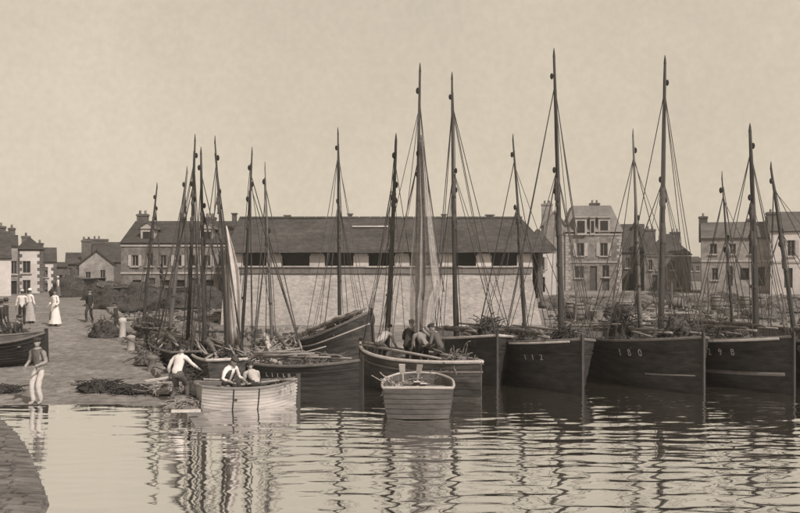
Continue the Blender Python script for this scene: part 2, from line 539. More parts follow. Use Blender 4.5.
def house(name, label, cat, px0, px1, Y, zb, pe, pr, depth, roof='gable', opens=(), wallm=None, roofm=None,
          chimneys=(), rot=0.0, quoins=False, over=.18, string=None, group=None):
    """px0..px1 facade columns, pe / pr eave and ridge rows; opens: (pxa, pxb, pya, pyb, kind)"""
    wallm = wallm or M_render; roofm = roofm or M_slate
    xa, xb = PX(px0, Y), PX(px1, Y)
    cx = (xa + xb) / 2
    w = (xb - xa)
    ze = PZ(pe, Y) - zb
    zrid = PZ(pr, Y + (depth / 2 if roof in ('gable', 'hip', 'mansard') else 0)) - zb
    root = empty(name, (cx, Y, zb), rot)
    ops = []
    for o in opens:
        ops.append((PX(o[0], Y) - cx, PX(o[1], Y) - cx, max(.02, PZ(o[3], Y) - zb), PZ(o[2], Y) - zb, o[4]))
    mb = MB()
    h = w / 2
    facade(mb, -h, h, -.4, ze, ops)
    mb.poly([(-h, 0, -.4), (-h, 0, ze), (-h, depth, ze), (-h, depth, -.4)])
    mb.poly([(h, 0, -.4), (h, depth, -.4), (h, depth, ze), (h, 0, ze)])
    mb.poly([(-h, depth, -.4), (-h, depth, ze), (h, depth, ze), (h, depth, -.4)])
    if roof == 'gable':
        for sx in (-h, h):
            mb.poly([(sx, 0, ze), (sx, depth, ze), (sx, depth / 2, zrid - .12)])
    if roof == 'front':
        for sy in (0, depth):
            mb.poly([(-h, sy, ze), (h, sy, ze), (0, sy, zrid - .12)])
    mb.build('wall', wallm, root)
    rb = MB(); th = .12; ov = over
    def slab(p):
        p = [Vector(q) for q in p]
        nrm = (p[1] - p[0]).cross(p[2] - p[0]).normalized()
        if nrm.z < 0: nrm = -nrm
        b0 = len(rb.v)
        rb.v.extend(p); rb.v.extend([q - nrm * th for q in p])
        n = len(p)
        rb.face(range(b0, b0 + n)); rb.face([b0 + n + i for i in range(n)][::-1])
        for i in range(n):
            j = (i + 1) % n
            rb.face((b0 + i, b0 + n + i, b0 + n + j, b0 + j))
    zt = ze + .1
    if roof == 'gable':
        g = (zrid - zt) / (depth / 2)
        slab([(-h - .06, -ov, zt - ov * g), (h + .06, -ov, zt - ov * g), (h + .06, depth / 2, zrid), (-h - .06, depth / 2, zrid)])
        slab([(-h - .06, depth + ov, zt - ov * g), (-h - .06, depth / 2 + .01, zrid), (h + .06, depth / 2 + .01, zrid), (h + .06, depth + ov, zt - ov * g)])
    elif roof == 'front':
        g = (zrid - zt) / h
        slab([(-h - ov, -.15, zt - ov * g), (0, -.15, zrid), (0, depth + .1, zrid), (-h - ov, depth + .1, zt - ov * g)])
        slab([(h + ov, -.15, zt - ov * g), (h + ov, depth + .1, zt - ov * g), (.01, depth + .1, zrid), (.01, -.15, zrid)])
    else:
        ins = min(h * .9, depth / 2) if roof == 'hip' else min(h * .3, 1.0)
        iy = depth / 2 - .02 if roof == 'hip' else depth * .22
        a = [(-h - ov, -ov, zt), (h + ov, -ov, zt), (h + ov, depth + ov, zt), (-h - ov, depth + ov, zt)]
        if roof == 'hip' and h * .9 < depth / 2: iy = depth / 2 - .02
        t = [(-h + ins, iy, zrid), (h - ins, iy, zrid), (h - ins, depth - iy, zrid), (-h + ins, depth - iy, zrid)]
        for i in range(4):
            j = (i + 1) % 4
            rb.poly([a[i], a[j], t[j], t[i]])
        rb.poly(t); rb.poly(a[::-1])
    ro = rb.build('roof', roofm, root)
    for c in chimneys:   # (px centre, width m, top row, depth fraction)
        x = PX(c[0], Y) - cx
        ydep = depth * c[3]
        top = PZ(c[2], Y + ydep) - zb
        bot = max(ze - .3, min(zrid, top) - 2.2)
        cm = MB()
        cm.box((x, ydep, (bot + top) / 2), (c[1], .55, top - bot))
        cm.box((x, ydep, top - .12), (c[1] + .12, .67, .14))
        co = cm.build('chimney', M_dim if len(c) < 5 else c[4], root)
        npot = 2 if c[1] > .8 else 1
        for q in range(npot):
            pm = MB()
            pm.lathe([(.12, 0), (.09, .3), (.11, .32)], 8, (x + (q - (npot - 1) / 2) * .45, ydep, top - .02))
            pm.build('chimney_pot', M_brickw, co)
    for a, b, c, d, kind in ops:
        ww, hh = b - a, d - c
        mx, mz = (a + b) / 2, (c + d) / 2
        if kind in ('win', 'shut', 'pane'):
            fm = MB()
            t = .05; yf = .13
            fm.box((a + t / 2, yf, mz), (t, .06, hh - .004)); fm.box((b - t / 2, yf, mz), (t, .06, hh - .004))
            fm.box((mx, yf, d - t / 2), (ww - 2 * t - .002, .06, t)); fm.box((mx, yf, c + t / 2), (ww - 2 * t - .002, .06, t))
            fm.box((mx, yf, mz), (.04, .05, hh - 2 * t - .002))
            wo_ = fm.build('window', M_frame, root)
            MB().box((mx, yf + .045, mz), (ww - .01, .01, hh - .01)).build('pane', M_glass, wo_)
            MB().box((mx, -.05, c - .06), (ww + .24, .16, .1)).build('sill', M_quoin, wo_)
            if kind == 'shut':
                for sx in (-1, 1):
                    MB().box((mx + sx * (ww * .75 + .03), -.04, mz), (ww * .48, .05, hh)).build('shutter', M_shutp, wo_)
        elif kind == 'door':
            do = MB().box((mx, .17, mz), (ww - .01, .06, hh - .01)).build('door', M_shut, root)
            MB().box((mx + ww * .3, .12, mz), (.05, .05, .12)).build('handle', M_iron, do)
        elif kind == 'dark':
            do = MB().box((mx, .19, mz), (ww - .01, .04, hh - .01)).build('shutter_door', M_dark, root)
    if quoins:
        r = random.Random(int(px0))
        for sx in (-1, 1):
            z = 0; q = 0
            while z < ze - .3:
                qw = .5 if q % 2 else .3
                MB().box((sx * (h - qw / 2 + .03), -.0, z + .15), (qw, .06, .28)).build('quoin', M_dim if quoins == 'dark' else M_quoin, root)
                z += .31; q += 1
    if string:
        for s in string:
            z = PZ(s, Y) - zb
            MB().box((0, -.03, z), (w + .02, .1, .16)).build('string_course', M_quoin, root)
    tag(root, label, cat, group)
    return root

def house_rot(rot, *a, **k):
    return house(*a, rot=rot, **k)

# market hall behind the wall ------------------------------------------------
def make_hall():
    Y = 75.0; zb = 1.1
    xa, xb = PX(229, Y), PX(546, Y)
    root = empty('market_hall', ((xa + xb) / 2, Y, zb))
    cx = (xa + xb) / 2; h = (xb - xa) / 2
    ze = PZ(251, Y) - zb; zrid = PZ(218, Y + 5) - zb; dep = 10
    pier_px = [235, 274, 317, 361, 402, 446, 484, 525]
    for p in pier_px:
        x = PX(p, Y) - cx
        mb = MB()
        mb.box((x, .35, (ze - .35) / 2), (1.18, .5, ze - .35))
        mb.box((x, .35, ze - .27), (1.0, .44, .15))
        mb.box((x, .35, .25), (1.34, .6, .5))
        mb.build('pier', M_white, root)
    MB().box((0, .35, ze - .06), (2 * h - .1, .36, .2)).build('wall_plate', M_dark, root)
    for i in range(len(pier_px) - 1):  # dark panels added behind the piers to keep the open bays in shade
        xm = (PX(pier_px[i], Y) + PX(pier_px[i + 1], Y)) / 2 - cx
        MB().box((xm, 1.4, (ze - .2) / 2), (2.05, .08, ze - .2)).build('bay_shade_panel', M_dark, root)
    mb = MB()
    mb.box((0, dep - .2, ze / 2 - .2), (2 * h - .2, .4, ze + .4))
    for sx in (-1, 1): mb.box((sx * (h - .3), dep / 2 + .3, ze / 2 - .2), (.4, dep - 1.2, ze + .38))
    mb.build('back_wall', M_dim, root)
    rb = MB(); ov = .5; g = (zrid - ze) / (dep / 2)
    # slightly wavy slate planes, hipped at both ends
    def plane(y0, y1):
        nx, ny = 50, 8
        b0 = len(rb.v)
        for j in range(ny + 1):
            t = j / ny
            yy = lerp(y0, y1, t)
            zz = lerp(ze - ov * g + .15, zrid, t)
            wl_, wr_ = h + .25 - 0.2 * t, h + .45 - 1.7 * t
            for i in range(nx + 1):
                s = i / nx
                x = -wl_ + (wl_ + wr_) * s
                rb.v.append(Vector((x, yy, zz + .07 * mnoise.noise(Vector((x * .35, t * 2, y0))))))
        for j in range(ny):
            for i in range(nx):
                a = b0 + j * (nx + 1) + i
                rb.face((a, a + 1, a + nx + 2, a + nx + 1))
        return b0, nx, ny
    b1, nx, ny = plane(-ov, dep / 2)
    b2, _, _ = plane(dep + ov, dep / 2 + .02)
    rb.poly([rb.v[b1 + nx], rb.v[b2 + nx], rb.v[b2 + ny * (nx + 1) + nx], rb.v[b1 + ny * (nx + 1) + nx]])
    rb.poly([rb.v[b1], rb.v[b1 + ny * (nx + 1)], rb.v[b2 + ny * (nx + 1)], rb.v[b2]])
    rb.poly([rb.v[b1] - Vector((0, 0, .05)), rb.v[b1 + nx] - Vector((0, 0, .05)), rb.v[b2 + nx] - Vector((0, 0, .05)), rb.v[b2] - Vector((0, 0, .05))])
    ro = rb.build('roof', M_slate, root)
    # ridge tiles
    x = -h
    rt = MB()
    while x < h - 1.4:
        rt.box((x + .45, dep / 2, zrid + .05), (.86, .3, .14)); x += .9
    o = rt.build('ridge_tiles', M_slate2, ro); o['kind'] = 'stuff'
    # pale flashing strip on the slope
    xA, xB = PX(352, Y + 2.6) - cx, PX(388, Y + 2.6) - cx
    ym = 3.3; zm = ze + ym * g + .2
    MB().box(((xA + xB) / 2, ym, zm), (xB - xA, .14, .1)).build('flashing', M_white, ro)
    for p, wd, top in ((234, .5, 213.5), (287, .6, 215.5), (350, .5, 214), (444, .5, 214.5), (490, .8, 215)):
        x = PX(p, Y + 5) - cx
        zt = PZ(top, Y + 5) - zb
        v = MB(); v.box((x, 5.2, zt - .5), (wd * .7, .4, 1.0)); v.box((x, 5.2, zt), (wd, .55, .1))
        v.build('ridge_vent', M_dim, ro)
    tag(root, 'long low fish market hall with dark slate roof behind the sea wall', 'building')
make_hall()

ZG = 1.0
# long two-storey building on the left of the hall
ops = []
for i, p in enumerate((135, 163, 178, 192, 207, 221)):
    ops.append((p - 3.2, p + 3.2, 255, 266, 'win' if i % 2 else 'shut'))
ops.append((146.5, 153, 253, 266, 'win'))
for p in (137, 165, 180, 209): ops.append((p - 4.5, p + 4.5, 280, 294, 'dark'))
for p in (152, 194, 222): ops.append((p - 3, p + 3, 278, 298, 'door'))
lb = house('quay_building', 'long two-storey quay building with slate roof left of the market hall', 'building', 121, 229, 78, ZG, 243, 221, 9,
      'gable', ops, M_brickw, M_slate, [(128, .9, 214, .5), (199, 1.0, 217, .5)], string=(245.5, 273))
L = local_of(lb)
for p in (149, 208):
    d = MB(); q = L @ P(p, 238, 79.2)
    d.box((q.x, q.y, q.z), (1.1, 1.0, 1.5))
    d.poly([(q.x - .7, q.y - .6, q.z + .75), (q.x + .7, q.y - .6, q.z + .75), (q.x, q.y - .6, q.z + 1.15)])
    do = d.build('dormer', M_quoin, lb)
    r_ = MB()
    for sx in (-1, 1):
        r_.poly([(q.x, q.y - .65, q.z + 1.2), (q.x + sx * .75, q.y - .65, q.z + .7), (q.x + sx * .75, q.y + 1.6, q.z + .7), (q.x, q.y + 1.6, q.z + 1.2)])
    r_.build('dormer_roof', M_slate2, do)
    MB().box((q.x, q.y - .52, q.z), (.7, .05, 1.0)).build('pane', M_glass, do)

# gabled house and its dark neighbours
house_rot(R(17), 'gabled_house', 'pale gable-fronted house with dark verge boards left of the quay building', 'house', 80, 113, 90, ZG, 264, 249.5, 8,
      'front', [(86, 91, 272, 282, 'win'), (100, 105, 270, 282, 'win')], M_render, M_slate, [(86, .9, 240, .6)], over=.35)
house_rot(R(17), 'dark_roofed_house', 'dark slate-roofed house rising behind the gabled house', 'house', 93, 121, 101, ZG, 262, 242, 8,
      'gable', [(108, 113, 266, 276, 'win')], M_dim, M_slate, [(97, 2.4, 239, .5)])
house_rot(R(18), 'narrow_house', 'small dark house at the end of the slipway street', 'house', 66, 83, 104, ZG, 264, 252.5, 7,
      'gable', [(69, 72, 268, 276, 'win'), (76, 79, 268, 276, 'win')], M_dim, M_slate, [])
house_rot(R(19), 'low_shed', 'low dark timber shed beside the bright quoined houses', 'shed', 56, 67, 98, ZG, 267, 262, 5,
      'gable', [(59, 63, 275, 290, 'dark')], M_dim, M_slate, [])
# bright houses on the far left
house_rot(R(21), 'corner_house', 'bright limewashed corner house with dark shutters and hipped slate roof', 'house', 17.5, 42, 88, ZG, 250.5, 238, 8,
      'hip', [(23, 30.5, 261, 273, 'pane'), (23, 30.5, 280, 294, 'win')], M_white, M_slate, [(26, .8, 236, .8)], quoins='dark')
house_rot(R(20), 'stepped_back_house', 'narrow limewashed house stepped back behind the corner house', 'house', 42.6, 56, 93, ZG, 262, 247.5, 8,
      'gable', [(44, 48, 267, 277, 'win'), (44, 48, 283, 296, 'win')], M_white, M_slate, [(40, .7, 243, .5)], quoins='dark')
house_rot(R(22), 'shaded_house', 'dim rendered house with tall dark windows beside the corner house', 'house', 9.5, 17.4, 86, ZG, 246, 235, 8,
      'gable', [(11.2, 16.6, 261, 274, 'win'), (11.2, 16.6, 281, 297, 'dark')], M_render, M_slate, [(12, .6, 228, .5)])
house_rot(R(24), 'edge_house', 'plain pale house at the left edge with steep slate roof', 'house', -45, 9, 80, ZG, 258, 231, 9,
      'gable', [(-12, -6, 264, 276, 'win'), (-30, -24, 264, 276, 'win')], M_white, M_slate, [(1, .8, 226, .5)])

# houses on the right
house('white_cottage', 'low whitewashed cottage with dark window at the end of the market hall', 'cottage', 531, 556, 84, ZG, 252, 229, 7,
      'hip', [(537.5, 544, 257, 270, 'shut'), (537, 545, 277, 292, 'dark')], M_white, M_slate)
house_rot(R(-6), 'mansard_house', 'two-storey stone house with pale mansard roof and attic windows', 'house', 566, 621, 97, ZG, 233, 207, 9,
      'mansard', [(577, 584, 243, 256, 'shut'), (600, 607, 243, 256, 'shut'), (590, 597, 266, 291, 'door'), (602, 609, 265, 277, 'win'), (602, 609, 279, 291, 'door'), (575, 584, 266, 278, 'win')],
      M_brickw, M_slatem, [(597, 1.0, 203, .3)], string=(234.5, 262), quoins=True)
mh = bpy.data.objects['mansard_house']; L = local_of(mh)
for p in (580.5, 603.5, 592):
    q = L @ P(p, 226.5, 97.5)
    d = MB(); d.box((q.x, q.y, q.z), (1.15 if p != 592 else .5, 1.3, 1.75))
    d.box((q.x, q.y - .05, q.z + .92), (1.4 if p != 592 else .6, 1.5, .12))
    do = d.build('dormer', M_quoin, mh)
    MB().box((q.x, q.y - .66, q.z - .05), (.75 if p != 592 else .3, .05, 1.2)).build('pane', M_glass, do)
house_rot(R(-6), 'gable_wing', 'tall pale gable wing joined to the left of the mansard house', 'house', 544, 565.5, 97.5, ZG, 224, 210, 7,
      'front', [(551, 556, 268, 280, 'win')], M_render, M_slatem, [(548, 1.1, 203.5, .3, M_render)])
house_rot(R(-12), 'dark_row_house', 'dark slate-roofed row house between mansard house and gable-end house', 'house', 622, 645, 101, ZG, 252, 224, 8,
      'gable', [(626, 630, 258, 268, 'win'), (636, 640, 258, 268, 'win'), (629, 634, 274, 292, 'dark')], M_dim, M_slate, [(637, .9, 226, .4)])
house_rot(R(-14), 'steep_roof_house', 'dark steep-roofed house with two chimneys beside the gap in the row', 'house', 645, 690, 95, ZG, 256, 234, 9,
      'hip', [(649, 653, 260, 270, 'win'), (658, 663, 260, 270, 'win'), (670, 675, 260, 270, 'win'), (653, 658, 275, 293, 'door'), (676, 682, 277, 288, 'win')], M_brickw, M_slate,
      [(651, 1.1, 229, .5), (676, 1.0, 232, .5)])
house('far_low_house', 'tiny distant house seen in the gap of the right row', 'house', 686, 706, 150, ZG, 262, 256.5, 8,
      'gable', [(690, 693, 266, 271, 'win'), (696, 699, 266, 271, 'win')], M_dim, M_slate)
ops = [(711, 718, 243.5, 254, 'win'), (730, 736, 243.5, 254, 'win'), (748, 754, 243.5, 254, 'win'), (713, 719, 268, 280, 'win'), (727, 733, 266, 286, 'door'), (740, 748, 268, 280, 'dark'), (757, 763, 267, 286, 'door')]
house_rot(R(-17), 'long_terrace_house', 'long terrace house with end chimney and pale ground storey on the right', 'house', 703, 771, 88, ZG, 238, 222, 8,
      'gable', ops, M_render, M_slate2, [(705, .8, 216, .5), (752, .7, 219, .5)], string=(261,))
lt = bpy.data.objects['long_terrace_house']
house_rot(R(-17), 'end_terrace_house', 'taller pale terrace house at the right edge with shuttered upper window', 'house', 773, 850, 85.3, ZG, 231, 211.5, 9,
      'gable', [(789, 796, 240, 256, 'shut'), (815, 822, 240, 256, 'shut'), (786, 794, 268, 288, 'door'), (812, 822, 268, 282, 'win')], M_white, M_slate2, [(776, .8, 212, .4), (840, .9, 206, .5)], string=(262,))

# ------------------------------------------------------------------ boats
class Boat:
    def __init__(s, name, label, cat, bow, stern, B, zb, zm, zs, draft=.4, sternk='transom', hullm=None, railm=None, inm=None,
                 indepth=.4, z0=0.0, pitch=0.0, roll=0.0, tr=.7, bluff=2.3, rocker=0.0, thwarts=3, stem=True, strake=True,
                 rudder=False, group=None, railr=.045, bowtr=None, strake_m=None, boot=False, full=.26):
        s.full = full
        bow = Vector((bow[0], bow[1], 0)); st = Vector((stern[0], stern[1], 0))
        s.L = (bow - st).length; s.B = B; s.zb, s.zm, s.zs = zb, zm, zs
        s.draft, s.sternk, s.tr, s.bluff, s.rocker, s.ind, s.bowtr = draft, sternk, tr, bluff, rocker, indepth, bowtr
        d = bow - st; c = (bow + st) / 2
        s.root = empty(name, (c.x, c.y, z0), math.atan2(d.y, d.x), pitch, roll)
        tag(s.root, label, cat, group)
        s.inv = local_of(s.root); s.fwd = s.inv.inverted()
        s.hullm = hullm or M_hull; s.railm = railm or M_raild
        s.build_hull(inm or M_inside, thwarts, stem, strake, rudder, railr, strake_m, boot)
    def hb(s, t):
        if t > .55:
            u = (t - .55) / .45
            e = 1 - u ** s.bluff
            if s.bowtr: e = 1 - (1 - s.bowtr) * u ** s.bluff
            return s.B / 2 * e
        u = (.55 - t) / .55
        if s.sternk == 'sharp': return s.B / 2 * (1 - u ** 2.4)
        return s.B / 2 * (1 - (1 - s.tr) * u ** 2)
    def sheer(s, t):
        if t > .42: return s.zm + (s.zb - s.zm) * ((t - .42) / .58) ** 1.9
        return s.zm + (s.zs - s.zm) * ((.42 - t) / .42) ** 2
    def keel(s, t):
        return -s.draft + s.rocker * abs(2 * t - 1) ** 2.2
    def sec(s, t, q):
        """half breadth fraction at height fraction q"""
        u = max(0, (t - .5) / .5)
        e = s.full + .32 * u
        if s.sternk == 'sharp': e += .3 * max(0, (.4 - t) / .4)
        return max(q, 0) ** e
    def point(s, t, q, side, off=0.0):
        b = max(s.hb(t), .025)
        zk, zt = s.keel(t), s.sheer(t)
        return Vector((-s.L / 2 + s.L * t, side * (b * s.sec(t, q) + off), zk + (zt - zk) * q))
    def build_hull(s, inm, thw, stem, strake, rudder, railr, strake_m, boot):
        n, m = 34, 9
        mb = MB()
        T = [1 - (1 - i / n) ** 1.35 for i in range(n + 1)]
        out = {}
        lap = .016
        for i, t in enumerate(T):
            for side in (-1, 1):
                for j in range(m):
                    for e in (0, 1):
                        o_ = lap * (1 - e) if j else 0.0
                        out[i, side, j, e] = len(mb.v)
                        mb.v.append(s.point(t, (j + e) / m, side if j + e else 0, o_))
        for i in range(n):
            for side in (-1, 1):
                for j in range(m):
                    mb.face((out[i, side, j, 0], out[i + 1, side, j, 0], out[i + 1, side, j, 1], out[i, side, j, 1]))
                    if j: mb.face((out[i, side, j - 1, 1], out[i + 1, side, j - 1, 1], out[i + 1, side, j, 0], out[i, side, j, 0]))
        # transom / bow closing
        for i in (0, n):
            loop = [out[i, -1, j, 1] for j in range(m - 1, -1, -1)] + [out[i, -1, 0, 0]] + [out[i, 1, j, 1] for j in range(m)]
            mb.face(loop)
        for i in range(n + 1):
            for side in (-1, 1): out[i, side, m] = out[i, side, m - 1, 1]
        # inner shell
        inn = {}
        th = .05
        for i, t in enumerate(T):
            tt = min(max(t, .012), .985)
            zt = s.sheer(t); zk = s.keel(t)
            zf = zt - s.ind - .3 * (zt - s.zm)
            zf = min(zf, zt - .1)
            q = (zf - zk) / (zt - zk)
            x = -s.L / 2 + s.L * tt
            for side in (-1, 1):
                b = max(s.hb(t), .03)
                inn[i, side, 1] = len(mb.v); mb.v.append(Vector((x, side * max(b - th, .01), zt)))
                inn[i, side, 0] = len(mb.v); mb.v.append(Vector((x, side * max(b * s.sec(t, q) - th, .008), zf)))
        for i in range(n):
            for side in (-1, 1):
                mb.face((out[i, side, m], out[i + 1, side, m], inn[i + 1, side, 1], inn[i, side, 1]))
                mb.face((inn[i, side, 1], inn[i + 1, side, 1], inn[i + 1, side, 0], inn[i, side, 0]), 1)
            mb.face((inn[i, -1, 0], inn[i + 1, -1, 0], inn[i + 1, 1, 0], inn[i, 1, 0]), 1)
        for i in (0, n):
            mb.face((inn[i, -1, 0], inn[i, 1, 0], inn[i, 1, 1], inn[i, -1, 1]), 1)
            mb.face((inn[i, -1, 1], inn[i, 1, 1], out[i, 1, m], out[i, -1, m]))
        s.hull = mb.build('hull', [s.hullm, inm], s.root, smooth=False)
        mod = None
        # rails
        for side in (-1, 1):
            pts = [s.point(t, 1, side, .012) + Vector((0, 0, .02)) for t in T]
            MB().tube(pts, railr, 6).build('gunwale', s.railm, s.root)
            if strake:
                pts = [s.point(t, .84, side, .01) for t in T[:-1]]
                MB().tube(pts, .028, 5).build('rubbing_strake', strake_m or s.hullm, s.root)
        if s.sternk != 'sharp':
            a, b = s.point(0, 1, -1), s.point(0, 1, 1)
            MB().tube([a + Vector((0, -.02, .02)), a.lerp(b, .25) + Vector((-.08, 0, .03)), (a + b) / 2 + Vector((-.11, 0, .04)), a.lerp(b, .75) + Vector((-.08, 0, .03)), b + Vector((0, .02, .02))], railr, 6).build('transom_rail', s.railm, s.root)
        if s.bowtr:
            a, b = s.point(1, 1, -1), s.point(1, 1, 1)
            MB().tube([a + Vector((0, -.02, .02)), (a + b) / 2 + Vector((.04, 0, .05)), b + Vector((0, .02, .02))], railr, 6).build('bow_rail', s.railm, s.root)
        elif stem:
            a = s.point(1, 0, 0); b = s.point(1, 1, 0)
            st = MB(); zt = s.sheer(1)
            st.box((s.L / 2 + .03, 0, (zt + .16 + s.keel(1)) / 2), (.12, .06, zt + .16 - s.keel(1)))
            st.build('stem_post', M_stem, s.root)
        for k in range(thw):
            t = .2 + .55 * k / max(1, thw - 1) if thw > 1 else .45
            b = s.hb(t) - .06
            z = s.sheer(t) - min(.2, s.ind * .5)
            MB().box((-s.L / 2 + s.L * t, 0, z), (.22, 2 * b, .045)).build('thwart', M_deck, s.root)
        if rudder:
            r = MB(); zt = s.sheer(0)
            r.box((-s.L / 2 - .2, 0, (zt - .1 - s.draft) / 2), (.36, .06, zt - .1 + s.draft))
            ro = r.build('rudder', s.hullm, s.root)
            MB().tube([(-s.L / 2 - .1, 0, zt + .05), (-s.L / 2 + 1.2, .12, zt + .25)], [.04, .03], 6).build('tiller', M_spar, ro)
    def floor(s, t):
        zt = s.sheer(t); return zt - s.ind - .3 * (zt - s.zm)
    def at(s, t, lat, dz=0.0):
        """world point on the boat's floor"""
        return s.fwd @ Vector((-s.L / 2 + s.L * t, lat, s.floor(t) + dz))
    def mast(s, bpx, bpy_, tpx, tpy, d, r=.09, m=None, ropes=6, seed=0, block=.72, vane=False, dtop=0.0, stay=True):
        m = m or M_mast; r *= .86; vane = False
        if ropes: ropes += 3
        rg = random.Random(seed + int(bpx))
        b = P(bpx, bpy_, d); t = P(tpx, tpy, d + dtop)
        dr = (t - b).normalized()
        lb = s.inv @ b
        tt = min(max((lb.x + s.L / 2) / s.L, .05), .95)
        zf = s.floor(tt) + s.root.location.z
        b2 = b + dr * ((zf - b.z) / dr.z)
        ln = (t - b2).length
        bend = Vector((rg.uniform(-.04, .04), 0, 0))
        pts, rad = [], []
        for i in range(15):
            u = i / 14
            pts.append(s.inv @ (b2.lerp(t, u) + bend * math.sin(u * PI)))
            rad.append(r * (1 - .6 * u ** 1.3) * rg.uniform(.94, 1.06))
        mo = MB().tube(pts, rad, 10).build('mast', m, s.root, smooth=True)
        # masthead truck, blocks and bands
        MB().lathe([(r * .45, -.05), (r * .4, .0), (r * .3, .1), (.01, .22)], 8, pts[-1]).build('masthead', m, mo)
        for k, u in enumerate((block, block - .07, .93)):
            q = s.inv @ b2.lerp(t, u)
            sgn = rg.choice((-1, 1))
            MB().lathe([(.01, -.1), (.045, -.06), (.055, 0), (.045, .06), (.01, .1)], 7, q + Vector((rg.uniform(-.03, .03), sgn * (r * .5 + .035), 0))).build('block', M_dark, mo)
        for u in (block - .1, block - .22):
            lp, lr = [], []
            for j in range(7):
                lp.append(s.inv @ b2.lerp(t, u + .012 * j) + Vector((rg.uniform(-.02, .02), rg.uniform(-.02, .02), 0)))
                lr.append(r * (1 - .6 * u ** 1.3) * (1.06 + .3 * math.sin(j / 6 * PI) * rg.uniform(.3, 1.2)))
            MB().tube(lp, lr, 8).build('lashing', M_rope, mo, smooth=True)
        for u in (.12, .3, .5):
            q0 = s.inv @ b2.lerp(t, u); q1 = s.inv @ b2.lerp(t, u + .012)
            MB().tube([q0, q1], [r * (1.12 - .5 * u)] * 2, 10).build('band', M_iron, mo)
        # standing rigging
        top = b2.lerp(t, .9); mid = b2.lerp(t, block)
        k = 0
        for i in range(ropes):
            side = 1 if i % 2 else -1
            dt = rg.uniform(-.16, .14)
            tg = min(max(tt + dt, .04), .97)
            g = s.point(tg, 1, side)
            p0 = s.inv @ (mid if i % 3 else top)
            sag = rg.uniform(0, .12)
            line = []
            for j in range(7):
                u = j / 6
                q = p0.lerp(g, u); q += Vector((rg.uniform(-1, 1) * .01, 0, 0)); q.z -= sag * math.sin(u * PI)
                line.append(q)
            MB().tube(line, .011 + .004 * (i % 3 == 0), 4).build('shroud', M_rope, s.root)
        # halyards slack along the mast
        for i in range(2):
            p0 = s.inv @ b2.lerp(t, .95 - .2 * i)
            e = s.inv @ b2 + Vector((rg.uniform(-.35, .35), rg.uniform(-.35, .35), .5))
            line = []
            for j in range(9):
                u = j / 8
                q = p0.lerp(e, u) + Vector((math.sin(u * 7 + i) * .03, math.cos(u * 5 + i) * .03, 0))
                line.append(q)
            MB().tube(line, .013, 4).build('halyard', M_rope, s.root)
        if stay:
            p0 = s.inv @ b2.lerp(t, .88)
            g = s.point(.985, 1, 0)
            MB().tube([p0, p0.lerp(g, .5) - Vector((0, 0, .12)), g], .012, 4).build('forestay', M_rope, s.root)
        if vane:
            q = pts[-1]
            MB().box(q + Vector((.1, 0, .2)), (.3, .01, .12)).build('vane', M_iron, mo)
            MB().tube([q, q + Vector((0, 0, .28))], .012, 5).build('vane_rod', M_iron, mo)
        return b2, t
    def spar(s, t0, l0, z0, t1, l1, z1, r=.055, sail=None, seed=1):
        """a yard lying along the boat with its sail furled on it"""
        a = Vector((-s.L / 2 + s.L * t0, l0, s.sheer(t0) + z0)); b = Vector((-s.L / 2 + s.L * t1, l1, s.sheer(t1) + z1))
        y = MB().tube([a, a.lerp(b, .5), b], [r * .7, r, r * .6], 8).build('yard', M_spar, s.root, smooth=True)
        if sail:
            rg = random.Random(seed)
            pts, rad = [], []
            for i in range(22):
                u = .08 + .84 * i / 21
                pts.append(a.lerp(b, u) + Vector((0, rg.uniform(-.03, .03), .05 + rg.uniform(-.02, .03))))
                rad.append((.03 + .065 * math.sin(i / 21 * PI) ** .7) * rg.uniform(.6, 1.35))
            MB().tube(pts, rad, 9).build('furled_sail', sail, y, smooth=True)
        return y
    def letters(s, text, side, t0, dt, q, size):
        for i, ch in enumerate(text):
            if ch == ' ': continue
            t = t0 + dt * i
            p = s.point(t, q, side, .026)
            p2 = s.point(t + .01, q, side, .026); p3 = s.point(t, q + .03, side, .026)
            up = (p3 - p).normalized(); tx = (p2 - p).normalized()
            if dt < 0: tx = -tx
            nrm = tx.cross(up).normalized()
            up = nrm.cross(tx)
            cu = bpy.data.curves.new('digit', 'FONT'); cu.body = ch; cu.size = size; cu.align_x = 'CENTER'; cu.align_y = 'CENTER'; cu.extrude = .003
            cu.resolution_u = 3
            to = bpy.data.objects.new('digit_tmp', cu); COL.objects.link(to)
            dg = bpy.context.evaluated_depsgraph_get()
            me = bpy.data.meshes.new_from_object(to.evaluated_get(dg))
            bpy.data.objects.remove(to); bpy.data.curves.remove(cu)
            me.materials.clear(); me.materials.append(M_paint)
            o = bpy.data.objects.new('digit', me); COL.objects.link(o); o.parent = s.hull
            mt = Matrix((tx, up, nrm)).transposed().to_4x4(); mt.translation = p + nrm * .004
            o.matrix_local = mt

def dirboat(stem_xy, heading, L):
    """stem at a point, bow towards the camera turned heading degrees to the right"""
    h = R(heading)
    return stem_xy, (stem_xy[0] - L * math.sin(h), stem_xy[1] + L * math.cos(h))

G_big = 'two-masted sardine boats rafted bows-on along the quay'
